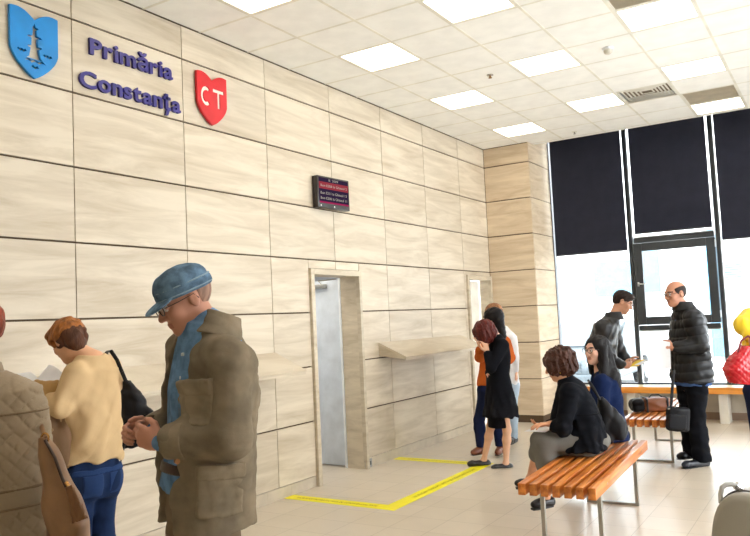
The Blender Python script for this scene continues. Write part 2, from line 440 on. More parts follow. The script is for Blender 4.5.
# other walls, behind the viewer and to the right
b = MB(); b.box((-.12, YB-.1, 0), (XR+.1, YB, ZC+.4)); struct(b.build('wall_rear', M_PLASTER))
b = MB(); b.box((XR, YB-.1, 0), (XR+.1, 3.0, ZC+.4)); b.box((XR, 3.0, 0), (XR+.1, YW+.3, .45)); b.box((XR, 3.0, 3.3), (XR+.1, YW+.3, ZC+.4)); b.box((XR, YW-.3, .45), (XR+.1, YW+.3, 3.3)); struct(b.build('wall_right', M_PLASTER))
w3 = struct(empty('added_window', (XR+.05, 7.0, .45)))  # glazing added out of view to throw more daylight on the floor
b = MB()
for yy in (-3.98, -2.65, -1.3, .05, 1.4, 2.75, 3.88): b.box((-.04, yy-.03, 0), (.04, yy+.03, 2.85))
b.box((-.04, -4, 0), (.04, 3.9, .05)); b.box((-.04, -4, 2.8), (.04, 3.9, 2.85)); b.build('window_frame', M_FRAME, w3)
b = MB(); b.box((-.003, -3.95, .05), (.003, 3.85, 2.8)); b.build('pane', M_GLASS, w3)
# low wall under the windows
b = MB(); b.box((.7, YW-.02, .0), (XR, YW+.15, .43)); b.mi = 1
b.box((.7, YW-.035, 0), (XR, YW-.0205, .1)); b.mi = 0
struct(b.build('wall_window', [plain('sill_wall', (206, 200, 190), .8), plain('kick_brown', (150, 128, 112), .5)]))
b = MB(); b.box((.7, YW-.06, .4305), (XR, YW+.2, .46), .004); struct(b.build('trim_3', plain('sill_white', (236, 234, 228), .4)))

# ------------------------------------------------------------------ windows
MX = [.70, 1.85, 3.02, 4.19, 5.36, 6.53, XR-.02]
mb = MB()
for k, x in enumerate(MX):
    w = .010 if k in (0, len(MX)-1) else .024
    mb.box((max(.7005, x-w), YW, .46), (x+w, YW+.12, ZC+.42), .003)
mb.box((.7005, YW+.02, ZC+.38), (XR, YW+.1, ZC+.42)); mb.box((.72, YW+.02, .46), (XR, YW+.1, .49))
wr = struct(mb.build('window_1', M_FRAME))
lb = MB()
for x in MX[1:-1]: lb.box((x-.035, YW+.03, .49), (x-.025, YW+.09, ZC+.36)); lb.box((x+.025, YW+.03, .49), (x+.035, YW+.09, ZC+.36))
lb.build('glazing_bead', M_ALU, wr)
# transoms of the middle bay
tb = MB(); tb.box((MX[1]+.048, YW-.005, 2.50), (MX[2]-.048, YW+.11, 2.575), .003); tb.box((MX[1]+.048, YW-.005, 1.24), (MX[2]-.048, YW+.11, 1.31), .003)
tb.build('transom', M_FRAME, wr)
tb = MB(); tb.box((MX[1]+.05, YW-.008, 2.577), (MX[2]-.05, YW+.1, 2.592)); tb.box((MX[1]+.05, YW-.008, 1.222), (MX[2]-.05, YW+.1, 1.238)); tb.build('bright_strip', M_ALU, wr)
for k in range(len(MX)-1):
    g = MB()
    if k == 1:
        g.box((MX[k]+.05, YW+.05, 2.6), (MX[k+1]-.05, YW+.056, ZC+.36)); g.box((MX[k]+.05, YW+.05, .5), (MX[k+1]-.05, YW+.056, 1.22))
    else: g.box((MX[k]+.05, YW+.05, .5), (MX[k+1]-.05, YW+.056, ZC+.36))
    g.build('pane', M_GLASS, wr)
# opening casement
cs = struct(empty('window_2', (2.435, YW, 1.905)))
b = MB(); X, Z, w = .545, .588, .115
b.box((-X, -.03, -Z), (-X+w, .06, Z), .006); b.box((X-w, -.03, -Z), (X, .06, Z), .006)
b.box((-X+w, -.03, -Z), (X-w, .06, -Z+w), .006); b.box((-X+w, -.03, Z-w), (X-w, .06, Z), .006)
b.build('window_frame', M_FRAME, cs)
b = MB(); b.box((-X+w-.0, .02, -Z+w), (X-w, .026, Z-w)); b.build('pane', M_GLASS, cs)
b = MB(); b.box((-X+.03, -.04, -.03), (-X+.055, -.03, .03), .003); b.tube([(-X+.042, -.04, 0), (-X+.042, -.065, 0), (-X+.15, -.07, .0)], .009, 10); b.build('handle', M_ALU, cs, True)
b = MB()
for z in (.5, -.47): b.cyl((X+.006, -.02, z-.05), (X+.006, -.02, z+.05), .012, 10)
b.build('hinge', M_ALU, cs, True)
# blinds
BZ = [2.40, 2.62, 2.43, 2.43, 2.43, 2.43]
BL = ['black roller blind nearest the laminate column, hanging over the tall left pane', 'middle black roller blind above the opening casement', 'black roller blind at the right picture edge']
for k in range(6):
    x0, x1 = MX[k]+(.07 if k == 0 else .095), MX[k+1]-(.045 if k == 1 else .02)
    if k >= 2: x0 = MX[k]+.065
    t = empty('roller_blind', ((x0+x1)/2, YW-.1, BZ[k]), 0, BL[k] if k < 3 else 'black roller blind outside the picture, further right along the glass', 'roller blind', 'black roller blinds in the window bays')
    hw = (x1-x0)/2
    bx('fabric', (-hw, -.001, .02), (hw, .001, ZC+.38-BZ[k]), M_BLIND, t)
    b = MB(); b.box((-hw, -.007, 0), (hw, .007, .022), .002); b.build('bottom_bar', plain('blind_bar', (46, 46, 52), .5), t, True)
    b = MB(); b.cyl((-hw, 0, ZC+.36-BZ[k]), (hw, 0, ZC+.36-BZ[k]), .03, 16); b.build('roller', M_BLIND, t, True)

# ------------------------------------------------------------------ writing shelves on the wall
def shelf(ya, yb, cuts, label):
    t = empty('writing_shelf', (0, (ya+yb)/2, 1.15), 0, label, 'writing shelf', 'sloping laminate writing shelves along the wall')
    m = (ya+yb)/2
    ys = [ya]+cuts+[yb]
    for a, c in zip(ys[:-1], ys[1:]):
        b = MB()
        # sloping top board, cut per module
        pts = [(.002, a+.0015-m, .165), (.35, a+.0015-m, .005), (.345, a+.0015-m, -.012), (.002, a+.0015-m, .145)]
        b.poly(pts, (0, c-a-.003, 0)); b.build('top_board', M_WALL, t)
    b = MB(); b.box((.325, ya-m+.001, -.03), (.343, yb-m-.001, -.005), .001); b.build('front_lip', M_WALLV, t)
    for yy in (ya, yb-.018):
        b = MB(); b.poly([(.002, yy-m+.002, .143), (.322, yy-m+.002, -.004), (.322, yy-m+.002, -.02), (.002, yy-m+.002, .02)], (0, .014, 0)); b.build('side_bracket', M_WALLV, t)
    return t
shelf(.15, 5.32, [1.18, 2.213, 3.243, 4.274], 'long sloping laminate writing shelf in front of the foreground people, ending before the open doorway')
shelf(7.1, 9.2, [8.13], 'short sloping laminate writing shelf between the two doorways')

# ------------------------------------------------------------------ wall signs
def wall_mesh(name, me, mats, parent, y, z, x=.0):
    """a mesh drawn in XY goes on the left wall: X runs along +y, Y runs up, Z sticks out"""
    mesh_xform(me, lambda c: Vector((c[2]+x, c[0]+y, c[1]+z)))
    return link(name, me, mats, parent)
M_BLUEL = plain('letter_violet_blue', (46, 38, 118), .4)
def lettering(word, y0, y1, zb, cap, label):
    EX, BO = .011, .026
    ms = [text_mesh(ch, EX, BO) for ch in word]; bd = [bounds(m) for m in ms]
    i_ = text_mesh('P', EX, BO); l2, h2 = bounds(i_); bpy.data.meshes.remove(i_)
    sy = cap/(h2[1]-l2[1]); gap = .052; tot = sum(h[0]-l[0] for l, h in bd)+gap*(len(word)-1); sx = (y1-y0)/tot
    t = empty('wall_lettering', (.0, (y0+y1)/2, zb), 0, label, 'lettering'); cur = 0
    for k, (me, (l, h)) in enumerate(zip(ms, bd)):
        kx = cur-l[0]; q = 1.0 if k == 0 else 1.10
        mesh_xform(me, lambda c: Vector((c[2]+.016, (c[0]+kx)*sx-(y1-y0)/2, (c[1]-l2[1])*sy*q)))
        cur += h[0]-l[0]+gap
        link('letter', me, M_BLUEL, t)
    return t
lettering('Primăria', 3.375, 4.15, 3.545, .118, 'raised violet-blue letters reading Primăria, the upper word on the laminate wall')
lettering('Constanța', 3.285, 4.225, 3.292, .118, 'raised violet-blue letters reading Constanța, the lower word on the laminate wall')
def shield(w, h, lobes=.12):
    pts = []
    n = 14
    # two arched lobes meeting in a notch, straight sides, curved to a point
    for k in range(n+1):
        s = k/n; x = -w/2+s*w/2; pts.append((x, h/2-lobes*h*(s**2.0)*1.0 + .03*h*math.sin(PI*s)))
    for k in range(1, n+1):
        s = k/n; x = s*w/2; pts.append((x, h/2-lobes*h*((1-s)**2.0) + .03*h*math.sin(PI*s)))
    for k in range(1, n+1):
        s = k/n; pts.append((w/2*math.cos(s*PI/2)**.8 if k < n else 0, -.05*h-.45*h*(s**1.1)) if k > 0 else 0)
    for k in range(n-1, 0, -1):
        s = k/n; pts.append((-w/2*math.cos(s*PI/2)**.8, -.05*h-.45*h*(s**1.1)))
    return pts
W, H = .345, .445
light_house = [(-.045, -.09), (.045, -.09), (.03, -.075), (.022, -.02), (.036, -.018), (.036, -.004), (.018, -.002), (.016, .045), (.04, .048), (.03, .06), (.012, .062), (.01, .10),
               (.024, .112), (.006, .12), (0, .145), (-.006, .12), (-.014, .112), (-.01, .10), (-.012, .062), (-.03, .06), (-.04, .048), (-.016, .045), (-.018, -.002), (-.036, -.004), (-.036, -.018), (-.022, -.02), (-.03, -.075)]
def wave(x0, x1, y, a=.012, t=.016, n=3):
    up, dn = [], []
    for k in range(13):
        s = k/12; x = x0+(x1-x0)*s; yy = y+a*abs(math.sin(n*PI*s))
        e = min(1, 6*s, 6*(1-s))+.05
        up.append((x, yy+t*e/2)); dn.append((x, yy-t*e/2))
    return up+dn[::-1]
t = empty('wall_emblem', (0, 2.94, 3.475), 0, 'bright blue shield with a cut-out lighthouse and waves, left of the lettering', 'emblem')
me = curve_mesh([shield(W, H), [(x*1.4, y*1.05) for x, y in light_house], wave(-.13, -.055, -.06), wave(.055, .13, -.06), wave(-.075, .08, -.115), wave(-.03, .03, -.155, n=2)], .010, .001)
wall_mesh('shield', me, plain('emblem_blue', (8, 128, 200), .4), t, 0, 0, .022)
CC = [(math.cos(a)*.056-.062, math.sin(a)*.072+.02) for a in np.linspace(math.radians(48), math.radians(312), 20)]
CC += [(math.cos(a)*.030-.062, math.sin(a)*.042+.02) for a in np.linspace(math.radians(305), math.radians(55), 18)]
TT = [(.008, .092), (.128, .092), (.128, .064), (.082, .064), (.082, -.052), (.054, -.052), (.054, .064), (.008, .064)]
t = empty('wall_emblem', (0, 4.575, 3.48), 0, 'red shield with cut-out letters CT, right of the lettering', 'emblem')
me = curve_mesh([shield(.345, .43), [(x*1.12-.002, y*1.15-.002) for x, y in CC], [(x*1.12-.002, y*1.15-.002) for x, y in TT]], .012, .001)
wall_mesh('shield', me, plain('emblem_red', (206, 22, 34), .4), t, 0, 0, .026)
wall_mesh('letter_backing', curve_mesh([[(x*1.0, y) for x, y in ((-.14, -.07), (.146, -.07), (.146, .112), (-.14, .112))]], .003), plain('emblem_inset', (232, 220, 206), .5), t, 0, 0, .026)

# ------------------------------------------------------------------ monitor with the queue numbers
t = empty('queue_monitor', (-.003, 6.23, 2.875), 0, 'small dark wall-mounted queue monitor with red and dark text rows', 'monitor')
t.rotation_euler = (0, 0, math.radians(-4))
b = MB(); b.box((.0, -.09, -.09), (.03, .09, .09), .004); b.build('wall_bracket', M_BLACK, t)
b = MB(); b.box((.03, -.255, -.16), (.1, .255, .16), .006); b.build('housing', plain('monitor_black', (44, 36, 34), .35), t, True)
scr = emit('screen_dark', (48, 36, 58), 1.0)
sc = bx('screen', (.1, -.235, -.115), (.102, .235, .142), scr, t)
b = MB(); b.box((.102, -.235, .03), (.1026, .235, .1)); b.build('red_row', emit('screen_red', (160, 62, 72), .8), sc)
b = MB(); b.box((.102, -.235, -.115), (.1026, .235, -.098)); b.build('magenta_row', emit('screen_magenta', (150, 40, 80), 1.0), sc)
M_TXT = emit('screen_text', (170, 160, 150), 1.0)
for s_, zz, hh, y0_ in (('E 209', .112, .022, -.08), ('Bon E208 la Ghiseul 2', .052, .024, -.21), ('Bon E211 la Ghiseul 13', -.024, .026, -.215), ('Bon E206 la Ghiseul 11', -.076, .026, -.215)):
    me = text_mesh(s_, .001); lo, hi = bounds(me); k = hh/.7; wid = .42 if len(s_) > 8 else .15
    mesh_xform(me, lambda c: Vector(((c[0]-lo[0])*wid/(hi[0]-lo[0])+y0_, c[1]*k, c[2]*.3+.0005)))
    mesh_xform(me, lambda c: Vector((c[2]+.1028, c[0], c[1]+zz-.0)))
    link('text_row', me, M_TXT, sc)
b = MB()
b.b.free(); led = emit('led_white', (230, 225, 215), 1.2)
for yy in (-.21, .0): b = MB(); b.cyl((.1, yy, -.14), (.102, yy, -.14), .008, 10); b.build('status_light', led, t)

# ------------------------------------------------------------------ yellow queue line on the floor
t = empty('floor_tape', (.6, 6.4, 0), 0, 'yellow privacy line tape on the floor around the open doorway and short shelf', 'floor tape')
TW = .145; X1, Y0, Y1 = 1.16, 5.36, 7.44
M_TAPE = plain('tape_yellow', (250, 240, 20), .45, var=.03)
def tp(lo, hi): 
    return bx('strip', (lo[0]-.6, lo[1]-6.4, .0006), (hi[0]-.6, hi[1]-6.4, .0022), M_TAPE, t)
tp((.0, Y0), (X1-TW, Y0+TW)); tp((X1-TW, Y0), (X1, Y1)); tp((.0, Y1-TW), (X1-TW, Y1))
M_INK = plain('tape_ink', (128, 122, 40), .6)
def tape_text(s_, org, ang, length, h):
    me = text_mesh(s_, .0005); lo, hi = bounds(me); k = h/.72; kx = length/(hi[0]-lo[0])
    ca, sa = math.cos(ang), math.sin(ang)
    mesh_xform(me, lambda c: Vector((org[0]-.6+(c[0]-lo[0])*kx*ca-c[1]*k*sa, org[1]-6.4+(c[0]-lo[0])*kx*sa+c[1]*k*ca, .0028)))
    link('printed_text', me, M_INK, t)
tape_text('VA RUGAM PASTRATI LIMITA DE CONFIDENTIALITATE', (.1, Y0+.055), 0, .85, .035)
tape_text('VA RUGAM PASTRATI LIMITA DE CONFIDENTIALITATE', (X1-.052, Y0+.45), PI/2, 1.3, .035)
tape_text('VA RUGAM PASTRATI LIMITA DE CONFIDENTIALITATE', (.15, Y1-.09), 0, .8, .035)

# ------------------------------------------------------------------ benches
def bench(x0, x1, y0, y1, top, legs, label, n=7, h=.075):
    cx_, cy_ = (x0+x1)/2, (y0+y1)/2
    t = empty('slatted_bench', (cx_, cy_, 0), math.radians(2.6), label, 'bench', 'slatted orange wood waiting benches')
    W_ = x1-x0; pit = W_/n; sw = pit*.68
    for k in range(n):
        a = -W_/2+k*(W_-sw)/(n-1)
        b = MB(); b.box((a, -(y1-y0)/2, top-h), (a+sw, (y1-y0)/2, top), .003)
        b.build('slat', M_BENCH, t, True)
    for ly in legs:
        b = MB(); q = .032; yy = ly-cy_; xa, xb = -W_/2+.045, W_/2-.045
        b.box((xa, yy, 0), (xb, yy+q, .02), .001); b.box((xa, yy, top-h-.022), (xb, yy+q, top-h-.001), .001)
        b.box((xa, yy, .02), (xa+.026, yy+q, top-h-.022)); b.box((xb-.026, yy, .02), (xb, yy+q, top-h-.022))
        b.build('steel_leg_frame', M_STEEL, t)
    for ly in legs: b = MB(); b.cyl((W_/2-.0, ly-cy_+.016, top-h/2), (W_/2+.002, ly-cy_+.016, top-h/2), .008, 10); b.build('bolt', M_STEEL, t)
    return t
bench(2.49, 2.99, 4.67, 6.50, .47, (4.98, 6.20), 'near slatted orange wood bench with two women sitting on it')
bench(2.39, 2.87, 7.76, 9.66, .46, (8.02, 9.3), 'far slatted orange wood bench with a brown bag on it')
t = empty('window_bench', (4.1, 10.98, .02), 0, 'long wooden bench with cream top and orange front edge under the windows', 'bench')
b = MB(); b.box((-2.9, -.2, .43), (3.3, .15, .455), .002); b.build('seat', plain('bench_cream_top', (226, 204, 160), .35), t)
b = MB(); b.box((-2.9, -.222, .37), (3.3, -.2, .456), .003); b.build('front_board', timber('front_orange', (214, 130, 44), (240, 164, 72), (2, 30, 30)), t)
for lx in (-2.3, -1.12, .3, 1.7, 3.0):
    b = MB(); b.box((lx-.055, -.17, -.02), (lx+.055, .12, .43), .004); b.build('leg', plain('bench_leg_cream', (214, 208, 196), .5), t)

# ------------------------------------------------------------------ outside
b = MB(); b.box((-30, YW+.25, -.25), (30, 60, -.15)); struct(b.build('ground_outside', plain('paving_pale', (196, 198, 196), .9)))
fb = empty('building', (0, 20.5, -.15), 0, 'overexposed white building with pale blue panels and a louvred grille outside the windows', 'building')
b = MB(); b.box((-22, 0, 0), (22, 6, 9)); b.build('facade', plain('facade_white', (236, 238, 238), .8), fb)
for (xa, xb, za, zb) in ((-1.3, -.32, 2.05, 3.0), (-.25, .42, 2.1, 3.25), (1.55, 1.95, .4, 3.6), (-9, -5, 1, 4)):
    b = MB(); b.box((xa, -.04, za), (xb, 0, zb)); b.build('cladding_panel', plain('cladding_blue', (96, 156, 184), .5), fb)
def louvre(xa, xb, za, zb):
    b = MB(); k = za
    while k < zb: b.box((xa, -.07, k), (xb, -.0, k+.02)); k += .06
    b.build('louvre_grille', plain('louvre_grey', (96, 124, 140), .6), fb)
louvre(2.55, 3.2, 2.3, 2.78); louvre(1.95, 2.35, 2.3, 2.75)
b = MB(); b.box((-22, -.15, 3.45), (22, 0, 3.55)); b.build('ledge', plain('ledge_grey', (186, 198, 204), .7), fb)

def car():
    t = empty('car', (-.45, 14.6, -.15), 0, 'grey car parked outside behind the left window, seen through the glass', 'car')
    m = plain('car_grey', (84, 94, 100), .3, .4); dk = plain('car_dark_glass', (70, 84, 92), .1, .2)
    prof = [(-0, .25), (-.02, .62), (.1, .78), (.95, .93), (1.65, 1.38), (2.9, 1.42), (3.8, 1.02), (4.2, .95), (4.25, .3)]
    b = MB(); b.poly([(-.86, y, z) for y, z in prof], (1.72, 0, 0)); o = b.build('body_shell', m, t)
    bm_ = o.modifiers.new('b', 'BEVEL'); bm_.width = .07; bm_.segments = 3
    b = MB(); b.poly([(-.75, 1.0, .96), (.75, 1.0, .96), (.66, 1.63, 1.36), (-.66, 1.63, 1.36)], (0, -.02, .012)); b.build('windscreen', dk, t)
    for s in (-1, 1):
        b = MB(); b.sphere((s*.66, .02, .66), .13, (1, .5, .75)); b.build('headlight', plain('headlight_white', (238, 242, 244), .1), t, True)
        b = MB(); b.poly([(s*.86, 1.2, .95), (s*.86, 1.75, 1.33), (s*.86, 2.85, 1.33), (s*.86, 3.45, 1.0)], (s*.012, 0, 0)); b.build('side_window', dk, t)
        for yy in (.75, 3.4):
            b = MB(); b.cyl((s*.66, yy, .31), (s*.9, yy, .31), .31, 28); w_ = b.build('wheel', plain('tyre', (40, 42, 44), .8), t, True)
            b = MB(); b.cyl((s*.9, yy, .31), (s*.915, yy, .31), .2, 20); b.build('rim', M_ALU, w_, True)
    b = MB()
    for k in range(5): b.box((-.42, -.045, .5+k*.05), (.42, -.0, .52+k*.05))
    b.build('grille', plain('grille_grey', (88, 98, 104), .4, .5), t)
    b = MB(); b.box((-.86, -.07, .3), (.86, .1, .47), .03); b.build('bumper', m, t)
    b = MB(); b.box((-.26, -.082, .34), (.26, -.07, .44)); b.build('number_plate', M_WHITE, t)
car()

# ------------------------------------------------------------------ daylight
w = bpy.data.worlds.new('world'); SC.world = w; w.use_nodes = True; nt = w.node_tree; nt.nodes.clear()
o = nt.nodes.new('ShaderNodeOutputWorld'); bg = nt.nodes.new('ShaderNodeBackground'); bg.inputs[0].default_value = (.94, .97, 1, 1); bg.inputs[1].default_value = 9.5
nt.links.new(bg.outputs[0], o.inputs[0])

# ================================================================== figures
UP = vec(0, 0, 1)
def nrm(v): v = np.asarray(v, float); return v/np.linalg.norm(v)
def box_bb(pts, m): pts = np.array(pts); return pts.min(0)-m, pts.max(0)+m
# every primitive is (function of x, y, z -> distance, low corner, high corner)
def rc(a, b, ra, rb=None):
    rb = ra if rb is None else rb; a = np.asarray(a, float); b = np.asarray(b, float); ab = b-a; L2 = max(ab@ab, 1e-9)
    def f(x, y, z):
        dx, dy, dz = x-a[0], y-a[1], z-a[2]
        t = np.clip((dx*ab[0]+dy*ab[1]+dz*ab[2])/L2, 0, 1)
        return np.sqrt((dx-t*ab[0])**2+(dy-t*ab[1])**2+(dz-t*ab[2])**2)-(ra+(rb-ra)*t)
    lo, hi = box_bb([a, b], max(ra, rb)); return f, lo, hi
def ell(c, r, E=None):
    c = np.asarray(c, float); r = np.asarray(r, float); E = np.eye(3) if E is None else np.array(E)
    def f(x, y, z):
        dx, dy, dz = x-c[0], y-c[1], z-c[2]; k0 = 0; k1 = 0
        for e, ri in zip(E, r):
            q = dx*e[0]+dy*e[1]+dz*e[2]; k0 = k0+(q/ri)**2; k1 = k1+(q/ri**2)**2
        k0 = np.sqrt(k0); return k0*(k0-1)/np.maximum(np.sqrt(k1), 1e-6)
    m = max(r); return f, c-m, c+m
def bo(c, h, E=None, rr=.005):
    c = np.asarray(c, float); h = np.asarray(h, float); E = np.eye(3) if E is None else np.array(E)
    def f(x, y, z):
        dx, dy, dz = x-c[0], y-c[1], z-c[2]; q = [np.abs(dx*e[0]+dy*e[1]+dz*e[2])-(hi-rr) for e, hi in zip(E, h)]
        o = np.sqrt(sum(np.maximum(v, 0)**2 for v in q)); i = np.minimum(np.maximum(np.maximum(q[0], q[1]), q[2]), 0)
        return o+i-rr
    m = np.linalg.norm(h); return f, c-m, c+m
def loft(prof, side, ex=2.0):
    """prof: (centre, half width, half depth) from one end to the other; side: direction of the width"""
    C_ = np.array([p[0] for p in prof], float); Wd = np.array([p[1] for p in prof]); Dp = np.array([p[2] for p in prof])
    ax = nrm(C_[-1]-C_[0]); side = nrm(np.asarray(side)-ax*(np.asarray(side)@ax)); fr = np.cross(ax, side)
    T = (C_-C_[0])@ax; cs = (C_-C_[0])@side; cf = (C_-C_[0])@fr
    o = np.argsort(T)
    def f(x, y, z):
        dx, dy, dz = x-C_[0][0], y-C_[0][1], z-C_[0][2]
        t = dx*ax[0]+dy*ax[1]+dz*ax[2]; s = dx*side[0]+dy*side[1]+dz*side[2]; q = dx*fr[0]+dy*fr[1]+dz*fr[2]
        w = np.interp(t, T[o], Wd[o]); d = np.interp(t, T[o], Dp[o]); a = (s-np.interp(t, T[o], cs[o])); b = (q-np.interp(t, T[o], cf[o]))
        r = (np.abs(a/w)**ex+np.abs(b/d)**ex)**(1/ex); g = (r-1)*np.minimum(w, d)
        return np.maximum(g, np.maximum(T.min()-t, t-T.max()))
    m = max(Wd.max(), Dp.max()); return f, C_.min(0)-m, C_.max(0)+m
def chain(pts, rs, op='+', k=.01): return [(op, rc(pts[i], pts[i+1], rs[i], rs[i+1]), k) for i in range(len(pts)-1)]
def P_(prim, k=.01, op='+'): return (op, prim, k)
def field(ops, lo, hi, h, D=None):
    n = np.maximum(((hi-lo)/h).astype(int)+1, 4); ax = [lo[i]+h*np.arange(n[i]) for i in range(3)]
    if D is None: D = np.full(n, .5, np.float32)
    for op, (f, pl, ph), k in ops:
        m = max(k*1.5, 3*h); s = []
        for i in range(3):
            if op == '&': s.append(slice(0, n[i])); continue
            a = int(max(0, math.floor((pl[i]-m-lo[i])/h))); b = int(min(n[i], math.ceil((ph[i]+m-lo[i])/h)+1)); s.append(slice(a, max(a, b)))
        if any(q.stop <= q.start for q in s): continue
        x = ax[0][s[0]][:, None, None]; y = ax[1][s[1]][None, :, None]; z = ax[2][s[2]][None, None, :]
        v = f(x, y, z); sub = D[s[0], s[1], s[2]]
        if op == '+':
            e = np.maximum(k-np.abs(sub-v), 0)/max(k, 1e-6); r = np.minimum(sub, v)-e*e*k*.25
        else:
            if op == '-': v = -v
            e = np.maximum(k-np.abs(sub-v), 0)/max(k, 1e-6); r = np.maximum(sub, v)+e*e*k*.25
        D[s[0], s[1], s[2]] = r
    return D, ax
def surfnets(D, lo, h):
    S = D < 0; n = np.array(D.shape)
    c = np.zeros(n-1, np.int8)
    for i in (0, 1):
        for j in (0, 1):
            for k in (0, 1): c += S[i:n[0]-1+i, j:n[1]-1+j, k:n[2]-1+k]
    act = np.argwhere((c > 0) & (c < 8)); idx = -np.ones(n-1, np.int64); idx[tuple(act.T)] = np.arange(len(act))
    pos = np.zeros((len(act), 3)); cnt = np.zeros(len(act))
    cor = [(i, j, k) for i in (0, 1) for j in (0, 1) for k in (0, 1)]
    val = {q: D[act[:, 0]+q[0], act[:, 1]+q[1], act[:, 2]+q[2]] for q in cor}
    for q in cor:
        for a in range(3):
            if q[a]: continue
            q2 = list(q); q2[a] = 1; q2 = tuple(q2); v0, v1 = val[q], val[q2]; m = (v0 < 0) != (v1 < 0)
            t = v0[m]/(v0[m]-v1[m]); p = np.tile(np.array(q, float), (m.sum(), 1)); p[:, a] = t; pos[m] += p; cnt[m] += 1
    V = lo+h*(act+pos/np.maximum(cnt, 1)[:, None]); F = []
    for a in range(3):
        b, c2 = (a+1) % 3, (a+2) % 3
        sl0 = [slice(None)]*3; sl1 = [slice(None)]*3; sl0[a] = slice(0, n[a]-1); sl1[a] = slice(1, n[a])
        A = S[tuple(sl0)]; B = S[tuple(sl1)]; e = np.argwhere(A != B)
        ok = (e[:, b] > 0) & (e[:, c2] > 0) & (e[:, b] < n[b]-1) & (e[:, c2] < n[c2]-1); e = e[ok]
        def g(db, dc): q = e.copy(); q[:, b] += db; q[:, c2] += dc; return idx[q[:, 0], q[:, 1], q[:, 2]]
        q = np.stack([g(-1, -1), g(0, -1), g(0, 0), g(-1, 0)], 1); fl = A[e[:, 0], e[:, 1], e[:, 2]]
        q[~fl] = q[~fl][:, ::-1]; F.append(q)
    return V, np.concatenate(F)
def smooth(V, F, it=2, lam=.5):
    e = np.concatenate([F[:, [0, 1]], F[:, [1, 2]], F[:, [2, 3]], F[:, [3, 0]]]); n = len(V); deg = np.bincount(e[:, 0], minlength=n)+np.bincount(e[:, 1], minlength=n)
    for _ in range(it):
        A = np.zeros_like(V)
        for k in range(3): A[:, k] = np.bincount(e[:, 0], V[e[:, 1], k], n)+np.bincount(e[:, 1], V[e[:, 0], k], n)
        V = V*(1-lam)+lam*A/np.maximum(deg, 1)[:, None]
    return V
def folds(amp, freq, seed=0, ax=(1, 1, 1), sharp=.6):
    """soft folds with narrow creases"""
    freq = freq*2.3; amp = amp*.8
    r = np.random.RandomState(seed); ks = r.normal(size=(5, 3))*np.array(ax); ks = ks/np.linalg.norm(ks, axis=1)[:, None]*freq*(.5+.8*r.rand(5))[:, None]; ph = r.rand(5)*6.28
    def f(x, y, z):
        s = 0; wx = 1.3*np.sin(freq*.22*(x+z)+seed)+.6*np.sin(freq*.31*(y-z)+2*seed)
        for i, (k, p) in enumerate(zip(ks, ph)):
            q = k[0]*x+k[1]*y+k[2]*z+p+wx*(1 if i % 2 else -1)
            s = s+sharp*(1-2*np.abs(np.sin(q/2)))+(1-sharp)*np.sin(q)
        return amp*s*.62
    return f
NV = 0
def sdf_mesh(name, ops, mats, root, h=.006, disp=None, matfn=None, it=2, clip=None, pad=.03):
    """mesh of a distance field, in the coordinates of its figure"""
    global NV
    pls = np.array([o[1][1] for o in ops if o[0] == '+']); phs = np.array([o[1][2] for o in ops if o[0] == '+'])
    lo = pls.min(0)-pad; hi = phs.max(0)+pad
    if clip: lo = np.maximum(lo, clip[0]); hi = np.minimum(hi, clip[1])
    D, ax = field(ops, lo, hi, h)
    if disp is not None:
        m = np.abs(D) < .04; X = np.broadcast_to(ax[0][:, None, None], D.shape)[m]; Y = np.broadcast_to(ax[1][None, :, None], D.shape)[m]; Z = np.broadcast_to(ax[2][None, None, :], D.shape)[m]
        D[m] += disp(X, Y, Z).astype(np.float32)
    D[0] = D[-1] = .5; D[:, 0] = D[:, -1] = .5; D[:, :, 0] = D[:, :, -1] = .5
    V, F = surfnets(D, lo, h)
    if len(V) == 0: return None
    V = smooth(V, F, it); NV += len(V)
    V2 = V-np.array(root.location[:])
    me = bpy.data.meshes.new(name); me.vertices.add(len(V)); me.vertices.foreach_set('co', V2.astype(np.float32).ravel())
    me.loops.add(F.size); me.loops.foreach_set('vertex_index', F.astype(np.int32).ravel()); me.polygons.add(len(F))
    me.polygons.foreach_set('loop_start', np.arange(0, F.size, 4, dtype=np.int32)); me.polygons.foreach_set('loop_total', np.full(len(F), 4, np.int32))
    me.update(calc_edges=True)
    o = link(name, me, mats, root, True)
    if matfn is not None: me.polygons.foreach_set('material_index', matfn(V[F].mean(1)).astype(np.int32))
    return o

